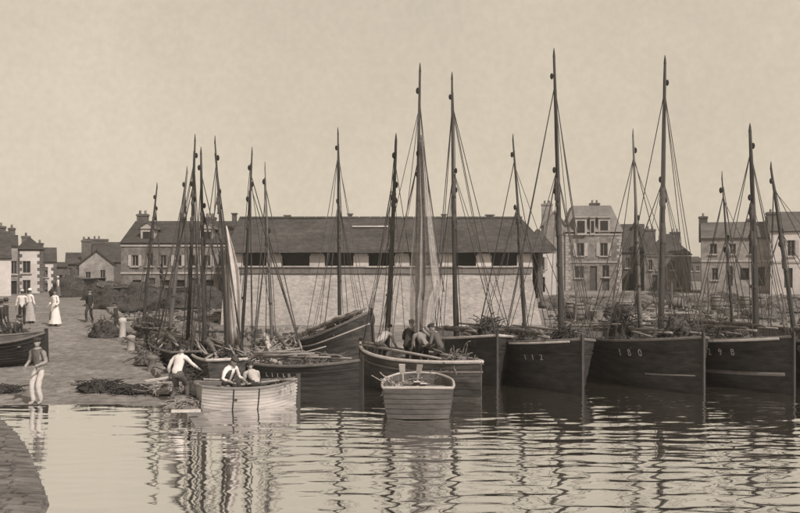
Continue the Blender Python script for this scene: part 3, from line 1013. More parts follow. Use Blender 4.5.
# --- the rafted boats on the right
b_, s_ = dirboat((PX(582, 28), 28), 10, 9.2)
R1 = Boat('sardine_boat', 'tarred sardine boat with pale stem line, directly right of the sea wall end', 'boat', b_, s_, 2.8, 1.6, 1.24, 1.35, .9, 'transom', M_hull, M_raild, indepth=.45, group=G_big, bluff=2.6, boot=True)
R1.mast(561, 330, 554, 55, 29.9, .115, M_mast, 8, 1, .62, vane=True)
R1.mast(524, 325, 513, 140, 33.6, .085, M_mast, 6, 2, .68)
R1.letters('112', -1, .78, .04, .80, .26)
R1.spar(.25, -.5, .15, .92, -.75, .12, .06, M_sail, 3)
R1.spar(.1, .4, .2, .8, .5, .3, .05, None)
MB().tube([R1.point(t, 1, -1, .05) + Vector((0, 0, -.03)) for t in (.70, .76, .82, .88, .93, .97)], .035, 6).build('pale_rail', M_rail, R1.root)
b_, s_ = dirboat((PX(703, 28), 28), 12, 9.2)
R2 = Boat('sardine_boat', 'tarred sardine boat numbered 180 on its bow', 'boat', b_, s_, 2.9, 1.66, 1.28, 1.4, .9, 'transom', M_hull, M_raild, indepth=.45, group=G_big, bluff=2.6)
R2.mast(661, 325, 665, 62, 30.4, .12, M_mast, 8, 5, .6, vane=True)
R2.mast(640, 322, 633, 135, 32.0, .085, M_mastp, 6, 6, .62)
R2.letters('180', -1, .70, .05, .84, .32)
R2.spar(.2, -.5, .1, .9, -.5, .2, .06, M_sail, 4)
R2.spar(.15, .3, .25, .95, .2, .15, .05, None)
R2.spar(.3, 0, .35, .85, -.9, .1, .045, None)
b_, s_ = dirboat((PX(793, 28), 28), 12, 9.2)
R3 = Boat('sardine_boat', 'tarred sardine boat numbered 298 under a long pale rail', 'boat', b_, s_, 2.7, 1.68, 1.3, 1.4, .9, 'transom', M_hull, M_raild, indepth=.45, group=G_big, bluff=2.6)
R3.mast(755, 325, 750, 130, 30.2, .135, M_mast, 8, 7, .7, vane=True)
R3.mast(732, 320, 722, 178, 31.5, .06, M_mast, 5, 8, .66)
R3.letters('298', -1, .72, .05, .84, .3)
R3.spar(.2, -.4, .15, .9, -.6, .25, .06, M_sail, 5)
R3.spar(.1, .3, .3, .9, .1, .3, .05, M_sail, 8)
MB().tube([R3.point(t, 1, -1, .05) + Vector((0, 0, -.02)) for t in (.62, .68, .74, .8, .86, .92, .97)], .045, 6).build('pale_rail', M_rail, R3.root)
MB().tube([R3.point(t, .58, -1, .02) for t in (.68, .74, .8, .86, .92, .98)], .06, 6).build('pale_strake', M_boot, R3.root)
MB().tube([R2.point(t, .57, -1, .02) for t in (.8, .86, .92, .98)], .025, 6).build('pale_strake', M_boot, R2.root)
b_, s_ = dirboat((14.3, 27.6), 12, 9.2)
R4 = Boat('sardine_boat', 'sardine boat cut off by the right edge with a leaning mast', 'boat', b_, s_, 2.7, 1.66, 1.28, 1.4, .9, 'transom', M_hull, M_raild, indepth=.45, group=G_big, bluff=2.6)
R4.mast(793, 322, 771, 168, 32.0, .1, M_mast, 5, 9, .66)
R4.spar(.15, -.3, .1, .9, -.3, .2, .06, M_sail, 6)
# --- boat between the crewed boat and the raft
b_, s_ = dirboat((PX(497, 29.8), 29.8), 8, 8.8)
L1 = Boat('sardine_boat', 'tarred sardine boat with tall mast between crewed boat and the raft', 'boat', b_, s_, 2.5, 1.58, 1.22, 1.3, .9, 'transom', M_hull, M_rail, indepth=.45, group=G_big, bluff=2.6)
L1.mast(456, 328, 452, 78, 33.5, .105, M_mast, 8, 11, .66, vane=True)
L1.spar(.2, -.6, .1, .9, -.5, .2, .06, M_sail, 7)
L1.spar(.2, .2, .3, .85, .4, .35, .05, None)

# --- crewed boat in the middle
MBt = Boat('fishing_boat', 'open fishing boat with pale rim and crew aboard behind the blunt skiff', 'boat', (-1.25, 31.2), (2.25, 26.7), 2.0, 1.25, 1.0, 1.08, .6, 'sharp', M_hull2, M_rail, indepth=.38, railr=.05, strake_m=M_boot, thwarts=4, bluff=2.2)
MBt.mast(387, 335, 396, 140, 30.2, .11, M_mast, 3, 21, .8)
MBt.mast(418, 335, 420, 70, 29.2, .1, M_mast, 5, 22, .72)
MBt.spar(.2, .5, .1, .9, .5, .1, .05, None)

# --- dark low boat left of it, with small lettering
OB = Boat('fishing_boat', 'low dark boat with small white lettering left of the crewed boat', 'boat', (-1.15, 28.4), (-5.2, 31.0), 1.75, .95, .72, .8, .5, 'transom', M_hull, M_raild, indepth=.4, thwarts=4)
OB.letters('L1118', -1, .40, .045, .78, .2)
OB.spar(.05, .3, .1, .9, .2, .1, .05, M_sail, 12)
OB.spar(.1, -.3, .12, .8, -.2, .2, .04, None)
# --- high-bowed boat behind
NBt = Boat('fishing_boat', 'high-bowed worn boat with furled sail beached below the sea wall', 'boat', (PX(374, 34.5), 34.5), (PX(296, 38.5), 38.5), 2.2, 1.8, .95, .85, .6, 'transom', M_hull2, M_raild, indepth=.35, pitch=R(-5), z0=.05, strake_m=M_rail)
NBt.mast(340, 330, 338, 133, 36.4, .085, M_mast, 8, 31, .68, vane=True)
NBt.spar(.1, -.2, .2, .97, -.1, .25, .07, M_sailp, 14)
NBt.spar(.2, .3, .2, .9, .2, .3, .06, M_sail, 15)

# --- the cluster on the left
P1 = Boat('fishing_boat', 'small boat aground against the slipway kerb farthest up', 'boat', (-12.2, 46.2), (-9.9, 40.3), 1.6, 1.0, .75, .8, .3, 'transom', M_hull2, M_raild, z0=.3, thwarts=3, indepth=.35)
P1.mast(142, 340, 157, 187, 44.5, .09, M_mast, 3, 41, .85)
P1.mast(158, 345, 163, 260, 42, .04, M_mast, 0, 42, .85, stay=False)
P2 = Boat('fishing_boat', 'dark boat with two raked masts moored along the slipway behind the man pulling', 'boat', (-9.6, 39.0), (-7.0, 32.2), 1.7, 1.05, .8, .85, .5, 'transom', M_hull, M_raild, thwarts=4, indepth=.4)
P2.mast(168, 345, 187, 172, 37.0, .1, M_mastp, 4, 43, .8)
P2.mast(187, 350, 195, 140, 34.5, .085, M_mast, 6, 44, .8)
P2.spar(.1, .3, .2, .9, .2, .3, .05, M_sail, 18)
P3 = Boat('fishing_boat', 'cluttered boat with gear-hung masts directly behind the pale rowing boat', 'boat', (-7.2, 36.2), (-5.3, 29.6), 1.7, 1.0, .75, .85, .5, 'transom', M_hull2, M_rail, thwarts=4, indepth=.4)
P3.mast(205, 352, 201, 153, 33.4, .1, M_mast, 8, 45, .75)
P3.mast(226, 345, 215, 142, 32.5, .075, M_mast, 6, 46, .78)
P3.spar(.05, .3, .15, .95, .2, .2, .05, M_sail, 19)
P3.spar(.1, -.3, .15, .8, -.5, .25, .04, None)
P4 = Boat('fishing_boat', 'worn boat heaped with pale gear under two slender masts', 'boat', (-4.9, 37.6), (-3.9, 31.2), 1.75, 1.0, .75, .8, .5, 'transom', M_hull2, M_raild, thwarts=4, indepth=.4)
P4.mast(241, 345, 252, 153, 34.0, .075, M_mast, 4, 47, .85)
P4.mast(272, 345, 265, 168, 33.5, .06, M_mastp, 6, 48, .68, vane=True)
P4.spar(.05, .3, .15, .9, .4, .2, .05, M_sailp, 20)
P4.spar(.1, -.3, .2, .9, .1, .3, .05, M_sail, 21)

rg = random.Random(77)
for bt, k in ((P1, 4), (P2, 7), (P3, 9), (P4, 9), (OB, 6), (NBt, 4), (L1, 3), (R1, 4), (R2, 4), (R3, 4), (R4, 2)):
    for i in range(k):
        t0 = rg.uniform(.02, .45); t1 = t0 + rg.uniform(.3, .5)
        w = bt.B * .45
        bt.spar(t0, rg.uniform(-w, w), rg.uniform(.02, .3), t1, rg.uniform(-w, w), rg.uniform(.05, .55), rg.uniform(.025, .045), None, 100 + i)
# --- pale rowing boat, blunt skiff
c0, c1 = W(199, 409), W(297, 404)
RB = Boat('rowing_boat', 'pale broad rowing boat with a seated man near the slipway', 'boat', (c1.x, c1.y), (c0.x, c0.y), 1.45, .66, .56, .64, .22, 'transom', M_hullw, M_boot, M_inside, indepth=.34, tr=.72, bluff=2.0, rocker=.16, thwarts=3, railr=.035, strake=False, stem=True)
for t in (.3, .55):
    pts = [RB.point(t, q, -1, .012) for q in (.2, .4, .6, .8, .98)]
    MB().tube(pts, .018, 5).build('frame_batten', M_dark, RB.root)
c0 = W(418, 419)
TB = Boat('skiff', 'blunt dark skiff with pale rim and oars, nearest boat to the camera', 'boat', (c0.x + .05, c0.y + 2.75), (c0.x, c0.y + .05), 1.82, .78, .70, .74, .25, 'transom', M_hull3, M_rail, M_inside, indepth=.42, tr=.93, bluff=2.2, rocker=.05, thwarts=2, railr=.035, strake=False, bowtr=.55, full=.09)

nq = 6
for k in range(nq):
    q0, q1 = .22 + .78 * k / nq, .22 + .78 * (k + 1) / nq - .012
    a0, a1 = TB.point(0, q0, 1), TB.point(0, q1, 1)
    mb = MB(); xo = a0.x
    fr_ = []
    n = 10
    for xx, qq in ((0, a0), (0, a1)):
        pass
    for z_, yw in ((a0.z, a0.y), (a1.z, a1.y)):
        for i in range(n + 1):
            u = -1 + 2 * i / n
            mb.v.append(Vector((xo - .015 - .10 * (1 - u * u) - (.012 if z_ == a0.z else 0), u * (yw + .012), z_)))
    for z_, yw in ((a0.z, a0.y), (a1.z, a1.y)):
        for i in range(n + 1):
            u = -1 + 2 * i / n
            mb.v.append(Vector((xo + .01, u * yw, z_)))
    m_ = n + 1
    for i in range(n):
        mb.face((i, i + 1, m_ + i + 1, m_ + i)); mb.face((2 * m_ + i, 3 * m_ + i, 3 * m_ + i + 1, 2 * m_ + i + 1))
        mb.face((i, 2 * m_ + i, 2 * m_ + i + 1, i + 1)); mb.face((m_ + i, m_ + i + 1, 3 * m_ + i + 1, 3 * m_ + i))
    for i in (0, n):
        mb.face((i, m_ + i, 3 * m_ + i, 2 * m_ + i))
    mb.build('transom_plank', M_hull3, TB.root)
# --- boats hauled out
HB = Boat('rowing_boat', 'dark rowing boat hauled out on the slipway at the left edge', 'boat', (PX(46, 33.2), 33.2), (PX(-50, 32.8), 32.8), 1.6, .98, .75, .8, .12, 'transom', M_hull, M_raild, z0=zr(33) + .14, thwarts=3, indepth=.4, roll=R(6), rocker=.1)
HA = Boat('hauled_out_boat', 'big dark hull drawn up in front of the gabled house', 'boat', (PX(66, 82), 82), (PX(101, 81), 81), 1.9, 1.45, 1.25, 1.3, .2, 'transom', M_hull, M_raild, z0=1.3, thwarts=2)
HC = Boat('hauled_out_boat', 'dark hull drawn up below the quay building, nearest the slipway', 'boat', (PX(98, 63), 63), (PX(143, 61), 61), 1.9, 1.25, 1.0, 1.1, .2, 'transom', M_hull, M_raild, z0=1.28, thwarts=2)
HD = Boat('hauled_out_boat', 'dark hull drawn up on the beach against the quay building', 'boat', (PX(150, 66), 66), (PX(196, 65), 65), 1.8, 1.1, .9, 1.0, .2, 'transom', M_hull2, M_raild, z0=1.28, thwarts=2)
# ------------------------------------------------------------------ people
def ik(a, b, l1, l2, pole):
    a, b, pole = Vector(a), Vector(b), Vector(pole)
    d = b - a; D = min(d.length, (l1 + l2) * .995)
    d.normalize()
    x = (l1 * l1 - l2 * l2 + D * D) / (2 * D)
    h = math.sqrt(max(l1 * l1 - x * x, 0))
    pl = pole - d * pole.dot(d)
    pl = pl.normalized() if pl.length > 1e-6 else Vector((0, 1, 0))
    return a + d * x + pl * h, a + d * D

def person(label, loc, yaw, h=1.68, pelvis=(0, 0, .92), lean=0.0, twist=0.0, feet=((-.1, 0), (.1, .02)), footz=(0, 0), hands=None, headpitch=0.0,
           top=None, legs=None, cap='beret', capm=None, skirt=None, vest=None, apron=None, knee=(0, 1, 0), group=None, sleeves=None, boots=None):
    """local frame: x to the figure's right, +y forward"""
    top = top or M_shirt; legs = legs or M_darkc; boots = boots or M_darkc; sleeves = sleeves or top
    root = empty('person', loc, yaw); sc = h / 1.70
    root.scale = (sc, sc, sc)
    tag(root, label, 'person', group)
    pv = Vector(pelvis)
    Rl = Matrix.Rotation(-lean, 3, 'X')
    Rt = Matrix.Rotation(twist, 3, 'Z')
    up = Rl @ Vector((0, 0, 1)); fw = Rl @ Rt @ Vector((0, 1, 0)); rt = Rl @ Rt @ Vector((1, 0, 0))
    waist = pv + up * .16; chest = pv + up * .36; neck = pv + up * .53
    Rh = Matrix.Rotation(-(lean * .55 + headpitch), 3, 'X')
    hup = Rh @ Vector((0, 0, 1)); hfw = Rh @ Vector((0, 1, 0))
    headb = neck + hup * .07
    hips = [pv + Vector((sx * .09, 0, -.03)) for sx in (-1, 1)]
    sh = [pv + up * .47 + rt * (sx * .185) for sx in (-1, 1)]
    if hands is None: hands = ((-.27, .06, .80), (.27, .06, .80))
    V, E, RD, seg = [], [], [], []
    def add(p, r, par=None, reg=None):
        V.append(Vector(p)); RD.append(r)
        if par is not None:
            E.append((par, len(V) - 1)); seg.append((par, len(V) - 1, reg))
        return len(V) - 1
    i0 = add(pv, (.15, .115))
    i1 = add(waist, (.145, .11), i0, 'top'); i2 = add(chest, (.165, .12), i1, 'top'); i3 = add(neck - up * .05, (.10, .085), i2, 'top'); i4 = add(headb, (.056, .056), i3, 'skin')
    handinfo = []
    for k, sx in enumerate((-1, 1)):
        el, wr = ik(sh[k], hands[k], .29, .26, (sx * .6, -.8, -.5))
        s0 = add(sh[k], (.072, .072), i2 if False else i3, 'top'); s1 = add(sh[k].lerp(el, .5), (.058, .058), s0, 'sleeve')
        s2 = add(el, (.05, .05), s1, 'sleeve'); s3 = add(el.lerp(wr, .6), (.042, .042), s2, 'sleeve'); s4 = add(wr, (.03, .03), s3, 'skin')
        pd = (wr - el).normalized()
        s5 = add(wr + pd * .07, (.036, .026), s4, 'skin')
        handinfo.append((wr, pd, sx))
    for k, sx in enumerate((-1, 1)):
        ft = Vector((feet[k][0], feet[k][1], footz[k] + .085))
        kn, an = ik(hips[k], ft, .43, .42, knee)
        l0 = add(hips[k], (.095, .095), i0, 'legs'); l1 = add(hips[k].lerp(kn, .5), (.092, .092), l0, 'legs'); l2 = add(kn, (.078, .078), l1, 'legs')
        l3 = add(kn.lerp(an, .45), (.074, .074), l2, 'legs'); l4 = add(an, (.055, .055), l3, 'legs')
        l5 = add(an + Vector((sx * .01, .05, -.04)), (.045, .04), l4, 'boot'); add(an + Vector((sx * .02, .16, -.05)), (.04, .032), l5, 'boot')
    wob = Vector((len(label) * 1.37, loc[0], loc[1]))
    me = bpy.data.meshes.new('tmp'); me.from_pydata([tuple(v) for v in V], E, []); me.update()
    ob = bpy.data.objects.new('tmp', me); COL.objects.link(ob)
    md = ob.modifiers.new('skin', 'SKIN'); md.use_smooth_shade = True
    sv = me.skin_vertices[0].data
    for i, r in enumerate(RD):
        sv[i].radius = r; sv[i].use_root = (i == 0)
    sb = ob.modifiers.new('sub', 'SUBSURF'); sb.levels = 1; sb.render_levels = 1
    dg = bpy.context.evaluated_depsgraph_get()
    em = bpy.data.meshes.new_from_object(ob.evaluated_get(dg))
    bpy.data.objects.remove(ob); bpy.data.meshes.remove(me)
    regs = {'top': 0, 'sleeve': 1, 'legs': 2, 'boot': 3, 'skin': 4}
    mb = MB()
    mb.v = [v.co + v.normal * (.018 * mnoise.noise(v.co * 9 + wob) + .012 * mnoise.noise(v.co * 22 + wob)) for v in em.vertices]
    for p in em.polygons:
        c = p.center; best = None
        for a, b, rg in seg:
            A, B = V[a], V[b]; d = B - A
            u = max(0, min(1, (c - A).dot(d) / max(d.length_squared, 1e-9)))
            dd = (c - (A + d * u)).length
            if best is None or dd < best[0]: best = (dd, rg)
        mb.face(p.vertices, regs[best[1]])
    bpy.data.meshes.remove(em)
    # head: cranium and jaw, nose, ears, eyes
    hc = headb + hup * .105
    hr = hfw.cross(hup).normalized()
    def hp(x, y, z): return hc + hr * x + hfw * y + hup * z
    b0 = len(mb.v); n, m = 12, 9
    for j in range(m + 1):
        ph = -PI / 2 + PI * j / m
        for i in range(n):
            a = 2 * PI * i / n
            x, y, z = .075 * math.cos(ph) * math.cos(a), .094 * math.cos(ph) * math.sin(a), .118 * math.sin(ph)
            if z < -.02:
                x *= .86; y = y * .9 + (.012 if y > 0 else 0)
            mb.v.append(hp(x, y, z))
    for j in range(m):
        for i in range(n):
            mb.face((b0 + j * n + i, b0 + j * n + (i + 1) % n, b0 + (j + 1) * n + (i + 1) % n, b0 + (j + 1) * n + i), 4)
    b0 = len(mb.v)
    mb.v += [hp(-.014, .085, -.025), hp(.014, .085, -.025), hp(0, .116, -.022), hp(0, .088, .02)]
    for q in ((0, 1, 2), (1, 3, 2), (3, 0, 2)): mb.face([b0 + i for i in q], 4)
    for sx in (-1, 1):
        mb.box(hp(sx * .078, -.005, -.005), (.014, .035, .05), m=4)
        mb.box(hp(sx * .03, .087, .012), (.02, .012, .01), m=5)
    mb.box(hp(0, .088, -.058), (.042, .01, .009), m=5)
    # hands: five fingers each, slightly curled
    for wr, pd, sx in handinfo:
        side = pd.cross(Vector((0, 0, 1)))
        side = side.normalized() if side.length > .05 else Vector((0, 1, 0))
        if side.y < 0: side = -side
        inn = Vector((-sx, 0, 0)); inn = (inn - pd * inn.dot(pd)).normalized()
        palm = wr + pd * .085
        for f in range(4):
            base = palm + side * (.027 - .018 * f)
            ln = (.07, .08, .075, .058)[f]
            mb.tube([base, base + pd * ln * .5 + inn * .006, base + pd * ln * .85 + inn * .03], [.0095, .009, .007], 5, 4)
        tb = wr + pd * .035 + side * .03
        mb.tube([tb, tb + pd * .03 + side * .025 + inn * .01, tb + pd * .06 + side * .028 + inn * .025], [.011, .0105, .008], 5, 4)
    bo = mb.build('body', [top, sleeves, legs, boots, M_skin, M_hair], root, smooth=True)
    # hair / headgear
    hb_ = MB()
    n = 12
    prof = [(.082, .02), (.086, .05), (.078, .085), (.05, .118), (.005, .13)]
    for rr, zz in prof:
        for i in range(n):
            a = 2 * PI * i / n
            hb_.v.append(hp(rr * math.cos(a), rr * 1.2 * math.sin(a) - .008, zz - .045 * (1 if math.sin(a) < -.2 else 0) * (zz < .06)))
    for j in range(len(prof) - 1):
        for i in range(n): hb_.face((j * n + i, j * n + (i + 1) % n, (j + 1) * n + (i + 1) % n, (j + 1) * n + i))
    hb_.build('hair', M_hair, root, smooth=True)
    if cap:
        cb = MB()
        prof = {'beret': [(.088, .05), (.108, .07), (.108, .095), (.075, .128), (.01, .138)], 'hat': [(.17, .06), (.17, .068), (.1, .075), (.095, .15), (.01, .165)],
                'coif': [(.088, .03), (.1, .07), (.09, .12), (.06, .16), (.01, .17)]}[cap]
        for rr, zz in prof:
            for i in range(n):
                a = 2 * PI * i / n
                cb.v.append(hp(rr * math.cos(a), rr * 1.12 * math.sin(a), zz))
        for j in range(len(prof) - 1):
            for i in range(n): cb.face((j * n + i, j * n + (i + 1) % n, (j + 1) * n + (i + 1) % n, (j + 1) * n + i))
        cb.face(range((len(prof) - 1) * n, len(prof) * n)); cb.face(list(range(n))[::-1])
        cb.build('cap' if cap != 'coif' else 'coif', capm or M_darkc, root, smooth=True)
    if skirt:
        kb = MB(); n = 24; rows_ = [(.150, .17), (.175, .02), (.24, -.35), (.30, -.70), (.32, -.82)]
        for rr, dz in rows_:
            for i in range(n):
                a = 2 * PI * i / n
                f = 1 + (.07 * math.sin(a * 7) + .04 * math.sin(a * 3 + 1)) * min(1, -dz + .1 if dz < 0 else 0)
                kb.v.append(pv + Vector((rr * f * math.cos(a), rr * .85 * f * math.sin(a), dz)))
        for j in range(len(rows_) - 1):
            for i in range(n): kb.face((j * n + i, j * n + (i + 1) % n, (j + 1) * n + (i + 1) % n, (j + 1) * n + i))
        kb.build('skirt', skirt, root, smooth=True)
    if vest:
        vb = MB(); n = 16
        for u, rx, ry in ((.10, .165, .135), (.24, .178, .142), (.38, .19, .145), (.49, .15, .12)):
            for i in range(n):
                a = 2 * PI * i / n + .0
                vb.v.append(pv + up * u + rt * (rx * math.cos(a)) + fw * (ry * math.sin(a)))
        for j in range(3):
            for i in range(n):
                if i in (3, 4): continue      # open front
                vb.face((j * n + i, j * n + (i + 1) % n, (j + 1) * n + (i + 1) % n, (j + 1) * n + i))
        vb.build('waistcoat', vest, root, smooth=True)
    return root

def on_slip(px, py):
    """where the ray through a pixel meets the slipway"""
    d = 20.0
    for _ in range(60):
        d = F * (CH - zr(d)) / (py - HY) if d < 50 else F * (CH - zr(d)) / (py - HY)
        d = min(d, 95)
        if _ > 5: pass
    # damped solve
    lo, hi = 15.0, 95.0
    for _ in range(60):
        mid = (lo + hi) / 2
        if HY + F * (CH - zr(mid)) / mid > py: lo = mid
        else: hi = mid
    d = (lo + hi) / 2
    return Vector((PX(px, d), d, zr(d) + .01))

person('barefoot person in light trousers and dark jacket at the water edge', on_slip(39, 404), R(160), 1.74, feet=((-.07, .0), (.08, .12)), hands=((-.2, .3, 1.05), (.24, .22, 1.0)),
       top=M_midc, sleeves=M_smock, legs=M_shirt2, boots=M_skin, cap='beret', lean=R(6))
person('woman in long white dress walking alone up the slipway', on_slip(55, 326), R(150), 1.66, feet=((-.07, -.05), (.08, .15)), top=M_shirt, legs=M_midc, skirt=M_shirt, cap=None, hands=((-.2, .2, .95), (.28, .15, .98)))
person('person in white top standing leftmost of the pair by the corner house', on_slip(22, 325), R(20), 1.62, top=M_shirt, legs=M_darkc, cap='coif', capm=M_shirt2, feet=((-.1, 0), (.1, .1)), hands=((-.3, .1, .8), (.2, .25, 1.0)))
person('person in pale blouse with dark skirt right of the pair by the corner house', on_slip(30, 323), R(-30), 1.6, top=M_shirt, legs=M_darkc, skirt=M_shirt2, cap='coif', capm=M_shirt, hands=((-.22, .2, .95), (.25, .12, .85)))
person('man in dark clothes walking on the upper slipway', on_slip(90, 322), R(170), 1.6, top=M_darkc, legs=M_darkc, feet=((-.08, -.16), (.09, .2)), pelvis=(0, 0, .89), hands=((-.25, .2, .85), (.25, -.1, .8)))
person('man in dark clothes standing by the net heap at the kerb', on_slip(117, 336), R(100), 1.42, top=M_darkc, legs=M_darkc, hands=((-.15, .3, 1.0), (.2, .3, .95)), lean=R(10))
person('dark figure standing behind the hauled-out rowing boat', on_slip(6, 338), R(-80), 1.62, top=M_darkc, legs=M_darkc, cap='hat')
# man pulling at the foot of the slipway
q = on_slip(178, 403.5)
person('man in white shirt seen from behind hauling a line at the slipway foot', q, R(-14), 1.70, top=M_shirt, legs=M_midc, lean=R(24), pelvis=(0, -.06, .80), twist=R(-8), feet=((-.16, -.1), (.18, .2)),
       hands=((-.36, .2, .74), (.42, .42, .9)), cap='beret', headpitch=R(22))
q = RB.at(.26, -.05)
person('man in white shirt and dark waistcoat sitting in the pale rowing boat', q, R(-125), 1.66, pelvis=(0, 0, .42), feet=((-.16, .42), (.16, .45)), lean=R(26), hands=((-.3, .42, .5), (.25, .45, .52)), top=M_shirt, legs=M_darkc, vest=M_darkc, headpitch=R(18))
# the crew of the middle boat
person('bent man in pale blouse at the mast of the crewed boat', MBt.at(.72, .42), R(-35), 1.66, pelvis=(0, -.1, .74), lean=R(58), feet=((-.14, 0), (.14, .1)), hands=((-.16, .62, .55), (.18, .66, .5)), top=M_shirt2, legs=M_midc, headpitch=R(-8))
person('man in dark smock leaning forward in the middle of the crewed boat', MBt.at(.55, .1), R(-20), 1.6, pelvis=(0, 0, .82), lean=R(30), feet=((-.14, .1), (.14, .0)), hands=((-.2, .5, .85), (.2, .5, .85)), top=M_darkc, legs=M_darkc, headpitch=R(10))
person('man in faded smock bending third along the crewed boat', MBt.at(.43, .0), R(30), 1.6, pelvis=(0, 0, .80), lean=R(48), feet=((-.16, .1), (.16, .05)), hands=((-.2, .55, .5), (.2, .5, .5)), top=M_smock, legs=M_darkc, headpitch=R(5))
person('man in dark jacket seated at the stern of the crewed boat', MBt.at(.30, .0), R(60), 1.6, pelvis=(0, 0, .78), lean=R(28), feet=((-.16, .1), (.16, .15)), hands=((-.2, .45, .85), (.2, .42, .8)), top=M_midc, legs=M_darkc, headpitch=R(14))
# small figures far up the street
for i, (px, py, lab, tp, sk) in enumerate(((58, 297.5, 'tiny figure in white cap before the dark hauled-out hull', M_shirt, M_midc), (63, 297, 'tiny figure in pale blouse, middle of the three before the hull', M_shirt2, M_darkc), (70, 297, 'tiny dark figure rightmost of the three before the hull', M_darkc, M_darkc))):
    person(lab, on_slip(px, py), R(40 * i + 120), 1.62, top=tp, legs=M_darkc, skirt=sk, cap='coif', capm=M_shirt if i == 0 else M_midc)

# ------------------------------------------------------------------ nets, gear, shore clutter
def heap(name, label, cat, loc, rx, ry, h, m, seed, strands=24, group=None, yaw=0.0, corks=0):
    rg = random.Random(seed)
    bm = bmesh.new()
    bmesh.ops.create_icosphere(bm, subdivisions=4, radius=1.0)
    mb = MB()
    off = Vector((seed * 3.1, seed * 1.7, 0))
    for v in bm.verts:
        p = v.co
        k = 1 + .30 * mnoise.noise(p * 1.6 + off) + .22 * mnoise.noise(p * 4 + off) + .14 * mnoise.noise(p * 9 + off)
        z = max(p.z * k, -.02)
        mb.v.append(Vector((p.x * k * rx, p.y * k * ry, z * h)))
    for f in bm.faces: mb.face([v.index for v in f.verts])
    bm.free()
    for i in range(int(strands * 2.2)):
        a = rg.uniform(0, 2 * PI); rr = math.sqrt(rg.uniform(.02, .95))
        c = Vector((math.cos(a) * rr * rx, math.sin(a) * rr * ry, h * math.sqrt(max(0, 1 - rr * rr)) * rg.uniform(.85, 1.1)))
        pts = []
        d = Vector((rg.uniform(-1, 1), rg.uniform(-1, 1), rg.uniform(-.2, .9))) * .075
        for j in range(7):
            pts.append(c.copy()); c = c + d; d = d * .9 + Vector((rg.uniform(-1, 1), rg.uniform(-1, 1), rg.uniform(-1.0, .6))) * .045
            c.z = min(max(c.z, .01), h * 1.15 + .02 if h < .3 else 9)
        mb.tube(pts, rg.uniform(.008, .018), 4)
    o = mb.build(name, m, smooth=True)
    o.location = loc; o.rotation_euler.z = yaw
    if label: tag(o, label, cat, group)
    return o

GN = 'heaps of nets'
heap('seaweed_heap', 'dark flat heap lying alone on the lower slipway', 'heap', on_slip(101, 391), .62, .42, .24, M_weed, 1, 40)
heap('seaweed_heap', 'dark straggling heap beside the kerb at the slipway foot', 'heap', on_slip(134, 392.5), .62, .4, .14, M_weed, 2, 60)
heap('net_heap', 'dark net heap beside the man at the kerb', 'net', on_slip(105, 337), .6, .5, .62, M_netd, 3, 40)
heap('net_heap', 'dark net mound piled behind the hauled-out rowing boat', 'net', on_slip(13, 348), .75, .5, .75, M_netd, 4, 40)
heap('weed_tuft', 'dark weed patch by the left edge of the lower slipway', 'weed', on_slip(3, 392), .5, .35, .12, M_weed, 5, 40)
heap('net_heap', 'bushy dark net hung at the bow of the boat beside the crewed boat', 'net', L1.at(.85, 0, .1), .4, .34, 1.0, M_netd, 6, 70)
heap('net_heap', 'dark net bundle at the stem of the boat right of the sea wall', 'net', R1.at(.85, 0, .12), .4, .34, .8, M_netd, 7, 60)
heap('net_heap', 'bushy dark net rising behind the 180 boat', 'net', R2.at(.55, -.6, .1), .5, .5, 1.25, M_netd, 8, 80)
heap('net_heap', 'tangled dark net at the bow of the boat numbered 180', 'net', R2.at(.84, 0, .12), .5, .38, .95, M_netd, 9, 80)
heap('net_heap', 'brown net heap amidships on the boat numbered 298', 'net', R3.at(.66, 0, .05), 1.0, .6, .6, M_netm, 10, 80)
heap('net_heap', 'brown net heap in the stern of the crewed boat', 'net', MBt.at(.17, 0, .02), .42, .3, .52, M_netm, 11, 60)
heap('net_heap', 'brown net spread amidships on the boat right of the sea wall', 'net', R1.at(.62, 0, .05), 1.0, .6, .55, M_netm, 12, 80)
heap('net_heap', 'mottled net heap amidships on the boat numbered 180', 'net', R2.at(.72, .3, .05), .9, .5, .62, M_netm, 13, 80)
heap('net_heap', 'pale net heap in the stern of the boat under two slender masts', 'net', P4.at(.25, 0, .02), .8, .5, .6, M_netl, 14, 60)
heap('net_heap', 'pale gear heap forward in the boat under two slender masts', 'net', P4.at(.6, .1, .02), .7, .5, .62, M_netl, 15, 60)
heap('net_heap', 'dark net heap in the cluttered boat behind the rowing boat', 'net', P3.at(.2, 0, .02), .7, .45, .55, M_netd, 16, 60)
heap('net_heap', 'dark net heap aft in the boat moored along the slipway', 'net', P2.at(.25, 0, .02), .8, .5, .62, M_netd, 17, 60)
heap('net_heap', 'brown net heap forward in the low boat with lettering', 'net', OB.at(.68, 0, .02), .75, .45, .45, M_netm, 18, 60)
heap('net_heap', 'pale net heap aft in the low boat with lettering', 'net', OB.at(.25, 0, .02), .6, .42, .5, M_netl, 19, 60)
person('crouched man in pale shirt bent low in the pale rowing boat', RB.at(.55, -.1), R(25), 1.62, pelvis=(0, -.12, .44), lean=R(58), feet=((-.16, .1), (.16, .14)), hands=((-.16, .5, .22), (.16, .52, .22)), top=M_shirt2, legs=M_darkc, headpitch=R(5))
heap('net_heap', 'dark gear heap in the bow of the pale rowing boat', 'net', RB.at(.8, .0, .1), .3, .26, .28, M_netm, 21, 30)
heap('net_heap', 'dark net heap in the small boat aground up the slipway', 'net', P1.at(.4, 0, .02), .8, .45, .5, M_netd, 22, 50)
heap('net_heap', 'brown net heap at the bow of the boat at the right edge', 'net', R4.at(.7, -.3, .05), .9, .5, .6, M_netm, 23, 60)
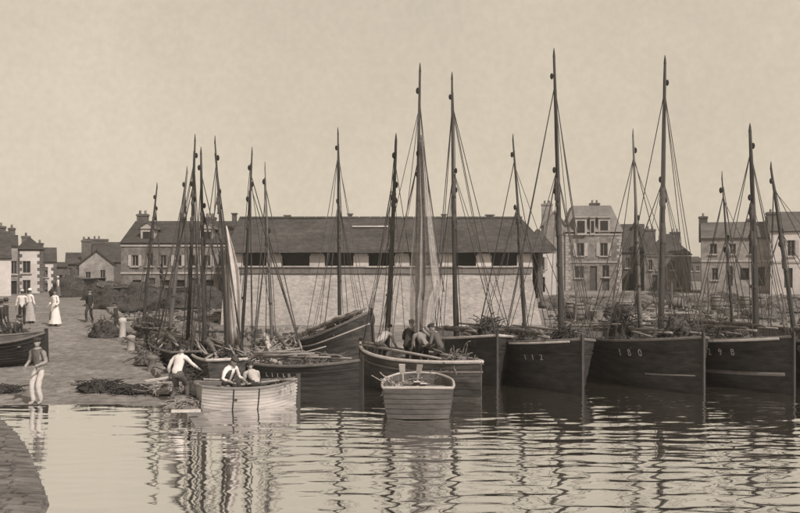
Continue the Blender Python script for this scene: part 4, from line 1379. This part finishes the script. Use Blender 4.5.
heap('net_heap', 'dark net bundle heaped over the stern of the beached high-bowed boat', 'net', NBt.at(.25, 0, .02), .8, .5, .5, M_netm, 24, 50)

# net hung from the tall mast to dry
def make_drape():
    root = empty('hung_net', MBt.at(.62, 0)); inv = local_of(root)
    rowsd = [(140, 418.5, 422.5), (160, 417.5, 425), (190, 416, 428.5), (220, 415, 432.5), (250, 412, 436.5), (275, 410, 440), (290, 409, 442.5), (300, 409, 437), (315, 410, 434), (330, 411, 432)]
    mb = MB(); n = 28
    rg = random.Random(2)
    ph = [rg.uniform(0, 6) for _ in range(4)]
    for j, (py, xl, xr) in enumerate(rowsd):
        for i in range(n + 1):
            u = i / n
            d = 29.15 - .18 + .16 * math.sin(u * 15 + ph[0] + j * .12) * min(1, .2 + j / 5) + .07 * math.sin(u * 33 + ph[1])
            mb.v.append(inv @ P(xl + (xr - xl) * u + math.sin(j * 1.3 + u * 9) * .3, py + math.sin(u * 8) * (j / 4), d))
    for j in range(len(rowsd) - 1):
        for i in range(n):
            a = j * (n + 1) + i
            mb.face((a, a + 1, a + n + 2, a + n + 1))
    mb.build('net_curtain', M_drape, root, smooth=True, fix=False)
    # second darker fold gathered along the mast
    pts = [inv @ P(420.5 + (py - 140) * .012, py, 29.2) for py in (135, 160, 190, 220, 250, 280, 300)]
    mb = MB(); mb.tube(pts, [.04, .08, .11, .12, .12, .10, .05], 10)
    for v in mb.v: v += Vector((mnoise.noise(v * 3) * .06, mnoise.noise(v * 3 + Vector((9, 0, 0))) * .06, 0))
    mb.build('gathered_fold', M_sail, root, smooth=True)
    MB().tube([inv @ P(422, 138, 29.05), inv @ P(444, 292, 29.05)], .02, 5).build('head_rope', M_rope, root)
    tag(root, 'long brown net hung to dry from the tallest middle mast', 'net')
make_drape()
def make_sail():
    root = empty('hanging_sail', P3.at(.45, .1)); inv = local_of(root)
    mb = MB(); n = 10; rows_ = [(226, 225.5, 227), (250, 225, 234), (270, 225, 239), (300, 226, 241), (330, 228, 241), (345, 229, 240)]
    for j, (py, a, b) in enumerate(rows_):
        for i in range(n + 1):
            u = i / n
            mb.v.append(inv @ P(a + (b - a) * u, py, 32.9 + .12 * math.sin(u * 9 + j * .4)))
    for j in range(len(rows_) - 1):
        for i in range(n):
            a = j * (n + 1) + i; mb.face((a, a + 1, a + n + 2, a + n + 1))
    o = mb.build('sail_cloth', M_sailp, root, smooth=True, fix=False)
    sm = o.modifiers.new('thick', 'SOLIDIFY'); sm.thickness = .012
    MB().tube([inv @ P(225.5, 224, 32.9), inv @ P(229, 346, 32.9)], .016, 5).build('bolt_rope', M_rope, root)
    tag(root, 'narrow pale sail hanging at the left end of the sea wall', 'sail')
make_sail()

# oars
def oar(label, a, b, m=M_spar, group=None):
    a, b = Vector(a), Vector(b)
    root = empty('oar', a); d = b - a
    MB().tube([(0, 0, 0), d * .75], [.026, .028], 7).build('shaft', m, root)
    r = d.to_track_quat('Z', 'Y').to_matrix()
    bl = MB().box(d * .87, (.13, .025, d.length * .26), rot=r, taper=1.2)
    bl.build('blade', m, root)
    tag(root, label, 'oar', group)
oar('pale oar sticking up steeply at the left of the blunt skiff', TB.at(.30, .35, .03), TB.at(.16, .40, 1.0), M_rail)
oar('pale oar slanting over the transom in the middle of the blunt skiff', TB.at(.62, .28, .05), TB.at(.0, .02, .60), M_rail)
oar('pale oar slanting over the transom right of the middle of the skiff', TB.at(.7, .12, .05), TB.at(-.02, -.14, .56), M_rail)
oar('dark oar leaning up from the middle of the blunt skiff', TB.at(.25, .1, .03), TB.at(.36, -.05, .95), M_spar)
heap('net_heap', 'small dark heap of gear in the bottom of the blunt skiff', 'net', TB.at(.55, .15, .02), .5, .4, .42, M_netm, 61, 30)
heap('rope_coil', 'pale tangle of rope at the left rim of the blunt skiff', 'rope', TB.at(.2, .5, .02), .28, .2, .45, M_netl, 62, 30)
oar('long oar laid across the stern of the pale rowing boat', RB.at(.05, .1, .5), RB.at(.55, .5, .38), M_spar)
oar('oar lying along the pale rowing boat from stern to bow', RB.at(.2, -.35, .36), RB.at(.98, -.1, .42), M_spar)

# hauling line
a = on_slip(178, 403.5)
mb = MB()
A = a + Vector((.62, .25, 1.0)); B_ = P3.fwd @ P3.point(.02, 1, -1)
mb.tube([A, A.lerp(B_, .5) - Vector((0, 0, .05)), B_], .014, 5)
tag(mb.build('hauling_line', M_rope), 'line running from the white-shirted man to the cluttered boat', 'rope')
# mooring ropes and planks at the slipway foot
rg = random.Random(12)
labs = ['pale plank lying across the kerb left of the hauling man', 'short pale plank leaning on the kerb below the hauling man', 'broken plank at the waterside end of the kerb']
for lab, (px, py), yaw, ln in zip(labs, ((160, 386), (168, 391), (186, 411)), (.9, -.5, .2), (1.1, .9, .7)):
    p = W(px, py, .22) if py > 400 else on_slip(px, py) + Vector((0, 0, .2))
    o = MB().box((0, 0, 0), (ln, .13, .045)).build('plank', M_rail); o.location = p; o.rotation_euler = (.1, rg.uniform(-.15, .1), yaw)
    tag(o, lab, 'plank', 'loose planks')

# bollards on the kerb
def bollard(px, py, label, m=M_quoin, h=.8):
    p = on_slip(px, py)
    o = MB().lathe([(.17, -.05), (.16, .0), (.13, h * .7), (.17, h * .78), (.17, h * .95), (.1, h), (.01, h + .02)], 12).build('bollard', m, smooth=True)
    o.location = p; tag(o, label, 'bollard', 'stone bollards on the kerb')
bollard(122.5, 337, 'pale stone bollard beside the man at the kerb', M_white)
bollard(131, 350, 'pale stone bollard on the kerb halfway down', M_quoin, .55)
bollard(152, 371, 'stone bollard on the kerb nearest the hauling man', M_kerb, .5)

# barrels, baskets, planks and posts on the beach behind the raft
def gpos(px, py):
    lo, hi = 30.0, 140.0
    for _ in range(50):
        mid = (lo + hi) / 2
        x = PX(px, mid)
        if HY + F * (CH - gz(x, mid)) / mid > py: lo = mid
        else: hi = mid
    d = (lo + hi) / 2
    return Vector((PX(px, d), d, gz(PX(px, d), d) + .02))
def barrel(px, py, label, lying=False, sc=1.0):
    root = empty('barrel', gpos(px, py)); root.scale = (sc,) * 3
    rot = Matrix.Rotation(R(90), 3, 'Y') @ Matrix.Rotation(.4, 3, 'X') if lying else None
    c = (0, 0, .34) if lying else (0, 0, 0)
    zo = -.45 if lying else 0
    MB().lathe([(.26, zo), (.31, zo + .2), (.34, zo + .45), (.31, zo + .7), (.26, zo + .9), (.24, zo + .87)], 14, c, rot=rot).build('staves', M_barrel, root, smooth=True)
    for z in (.1, .3, .6, .8):
        rr = .3 + .045 * math.sin(z / .9 * PI)
        MB().lathe([(rr, zo + z - .03), (rr, zo + z + .03)], 14, c, rot=rot).build('hoop', M_iron, root)
    tag(root, label, 'barrel', 'barrels on the beach')
barrel(571, 318, 'barrel standing right of the mast by the wall end')
barrel(579, 320, 'barrel standing between two others near the wall end')
barrel(588, 317, 'barrel lying on its side near the wall end', True)
barrel(640, 306, 'small barrel standing before the dark row house', False, .9)
barrel(676, 309, 'barrel lying on the beach before the steep-roofed house', True)
barrel(716, 311, 'barrel standing before the long terrace house')
barrel(745, 309, 'barrel standing left of the thick right mast', False, .9)
def plank_stack(px, py, label, n, w, yaw, m=M_barrel):
    root = empty('plank_stack', gpos(px, py), yaw); r = random.Random(int(px))
    for k in range(n):
        MB().box((r.uniform(-.15, .15), r.uniform(-.05, .05) + (k % 3 - 1) * .32, .06 + (k // 3) * .09), (w + r.uniform(-.4, .2), .29, .07), rot=Matrix.Rotation(r.uniform(-.04, .04), 3, 'Z')).build('plank', M_rail if r.random() < .3 else m, root)
    tag(root, label, 'planks', 'stacked planks on the beach')
plank_stack(606, 305, 'stack of planks on the beach before the mansard house', 12, 3.2, .15)
plank_stack(678, 318, 'stack of planks on the beach right of the tall 180 mast', 9, 2.6, -.2)
plank_stack(770, 304, 'stack of planks before the pale terrace house at right', 9, 3.0, .1)
def basket(px, py, label, sc=1.0):
    root = empty('fish_basket', gpos(px, py)); root.scale = (sc,) * 3
    MB().lathe([(.24, 0), (.3, .2), (.36, .42), (.38, .44), (.34, .42), (.27, .2), (.2, .04)], 14).build('wicker_body', M_wicker, root)
    pts = [Vector((math.cos(a) * .36, 0, .43 + math.sin(a) * .22)) for a in [PI * i / 8 for i in range(9)]]
    MB().tube(pts, .02, 5).build('handle', M_wicker, root)
    tag(root, label, 'basket', 'fish baskets on the beach')
basket(597, 320, 'wicker basket on the pale sand right of the barrels', 1.1)
basket(654, 317, 'wicker basket beside the tall mast of the 180 boat')
basket(690, 322, 'wicker basket near the bow net of the 180 boat')
basket(728, 316, 'wicker basket beside the thin right mast')
gl = [(565, 308, 1.6, .7, M_netm, 'brown net mound behind the wall end'), (598, 311, 1.5, .6, M_netm, 'brown net mound before the planks'), (622, 316, 1.1, .5, M_netd, 'dark net mound behind the bushy net of the 180 boat'),
      (632, 303, 1.8, .6, M_netm, 'low brown net mound before the dark row house'), (662, 300, 1.5, .6, M_netd, 'dark net mound before the steep-roofed house'), (700, 306, 1.7, .6, M_netm, 'brown net mound in the gap of the right row'),
      (722, 303, 1.6, .6, M_netd, 'dark net mound before the terrace doors'), (782, 312, 1.5, .7, M_netm, 'brown net mound at the right edge of the beach'), (760, 318, 1.2, .5, M_netm, 'brown net mound right of the thick right mast'),
      (645, 321, 1.0, .4, M_netl, 'pale net mound behind the 180 boat')]
for i, (px, py, w, hh, m, lab) in enumerate(gl):
    heap('net_heap', lab, 'net', gpos(px, py), w, w * .6, hh, m, 40 + i, 50)
# drying posts
for i, (px, py, hh, lab) in enumerate(((575, 322, 1.7, 'leaning post on the beach by the wall end'), (613, 313, 1.6, 'post on the beach before the mansard house'), (671, 314, 1.8, 'post on the beach right of the tall 180 mast'), (708, 317, 2.2, 'tall post on the beach at the gap in the row'), (738, 319, 1.6, 'post on the beach left of the thick right mast'), (783, 322, 1.5, 'post on the beach at the right edge'))):
    o = MB().tube([(0, 0, -.2), (.05, .02, hh * .5), (.12 - .04 * i, .03, hh)], [.06, .055, .045], 7).build('post', M_mastp)
    o.location = gpos(px, py); tag(o, lab, 'post', 'net posts on the beach')

# dark clutter round the hauled-out hulls
for i, (px, py, w, hh, lab) in enumerate(((72, 297, 1.6, 1.5, 'dark bushy mound left of the hull before the gabled house'), (104, 300, 1.6, 1.3, 'dark bushy mound between the hauled-out hulls'), (112, 306, 1.7, 1.3, 'dark net mound against the nearest hauled-out hull'),
        (126, 311, 1.8, 1.0, 'dark net mound in front of the nearest hauled-out hull'), (142, 307, 1.5, 1.3, 'dark net mound between hull and slender masts'), (160, 306, 1.6, .9, 'dark net mound behind the slender raked masts'), (204, 306, 1.7, 1.2, 'dark mound before the quay building near the sea wall'), (184, 308, 1.4, .8, 'low dark mound before the quay building doors'))):
    heap('net_heap', lab, 'net', gpos(px, py) if px > 118 else on_slip(px, py), w, w * .6, hh, M_netd, 80 + i, 50)
person('dark figure in hat nearest the left edge behind the rowing boat', on_slip(1, 342), R(-60), 1.66, top=M_darkc, legs=M_darkc, cap='hat')
person('dark figure seated on the gunwale of the hauled-out rowing boat', on_slip(14, 356) + Vector((0, 0, .0)), R(-100), 1.6, top=M_darkc, legs=M_darkc, pelvis=(0, 0, .80), lean=R(20), hands=((-.2, .4, .8), (.2, .4, .8)))

# weed and rope litter along the kerb
for i, (yy, off, w, hh, m, lab) in enumerate(((26.6, .25, .5, .3, M_weed, 'dark weed clump at the kerb beside the hauling man'), (28.4, .3, .55, .4, M_weed, 'dark weed clump hanging on the kerb behind the hauling man'), (30.4, .25, .5, .4, M_netd, 'dark net clump on the kerb by the nearest stone bollard'),
        (33.2, -.3, .5, .35, M_netm, 'brown net clump on the kerb between the stone bollards'), (36.0, .2, .6, .4, M_netd, 'dark net clump on the kerb beside the two raked masts'), (39.5, .1, .6, .45, M_netd, 'dark net clump on the kerb at the small aground boat'),
        (25.2, -.2, .4, .2, M_netl, 'pale rope tangle at the waterside end of the kerb'), (27.6, -.45, .42, .22, M_netl, 'pale rope tangle on the slip left of the hauling man'))):
    heap('net_heap' if m is not M_weed else 'weed_clump', lab, 'net' if m is not M_weed else 'weed', Vector((slip_edge(yy) + off, yy, zr(yy) + (-.1 if off > 0 else .05))), w, w * .8, hh, m, 120 + i, 45)

# shingle, driftwood and litter strewn over the beach (uncountable)
rg = random.Random(91)
lit = MB(); lp_ = MB()
for i in range(2600):
    px = rg.choice((rg.uniform(545, 830), rg.uniform(548, 820), rg.uniform(125, 300)))
    d = rg.uniform(41, 78); x = PX(px, d)
    if x < slip_edge(d) + .4 or (-9.6 < x < 8 and d > 48.5): continue
    z = gz(x, d); sc = rg.uniform(.06, .26) * (1.3 if rg.random() < .15 else 1)
    r3 = Matrix.Rotation(rg.uniform(0, 6), 3, 'Z') @ Matrix.Rotation(rg.uniform(-.4, .4), 3, 'X')
    if rg.random() < .22:
        (lp_ if rg.random() < .4 else lit).box((x, d, z + .06), (sc * 5, sc * .5, sc * .4), rot=r3)
    else:
        (lp_ if rg.random() < .3 else lit).box((x, d, z + sc * .2), (sc * 1.3, sc, sc * .8), rot=r3, taper=.6)
for mb_, m_, nm, lab in ((lit, M_netd, 'dark_shingle', 'dark stones and driftwood strewn over the beach'), (lp_, M_kerb, 'pale_shingle', 'pale stones and wood strewn over the beach')):
    o = mb_.build(nm, m_); o['kind'] = 'stuff'; o['label'] = lab
pb = MB()
for i in range(420):
    yy = rg.uniform(26.5, 62); x = slip_edge(yy) - .35 - abs(rg.gauss(0, 1)) * 4
    sc = rg.uniform(.015, .05)
    pb.box((x, yy, zr(yy) + .01), (sc * 1.5, sc, sc * .7), rot=Matrix.Rotation(rg.uniform(0, 6), 3, 'Z'), taper=.6)
o = pb.build('slip_litter', M_barrel); o['kind'] = 'stuff'; o['label'] = 'small stones and scraps scattered on the slipway'

# ------------------------------------------------------------------ air
hz = MB().box((0, 150, 5.2), (802, 904, 15.6)).build('haze', M_dark)
hz.data.materials.clear()
hm = bpy.data.materials.new('haze'); hm.use_nodes = True
hn, hl = hm.node_tree.nodes, hm.node_tree.links
hn.clear()
ho = hn.new('ShaderNodeOutputMaterial'); pv_ = hn.new('ShaderNodeVolumePrincipled')
pv_.inputs['Color'].default_value = (.93, .88, .82, 1); pv_.inputs['Density'].default_value = .0006
hl.new(pv_.outputs[0], ho.inputs['Volume'])
hz.data.materials.append(hm)
hz['kind'] = 'stuff'; hz['label'] = 'thin pale summer haze over the harbour'
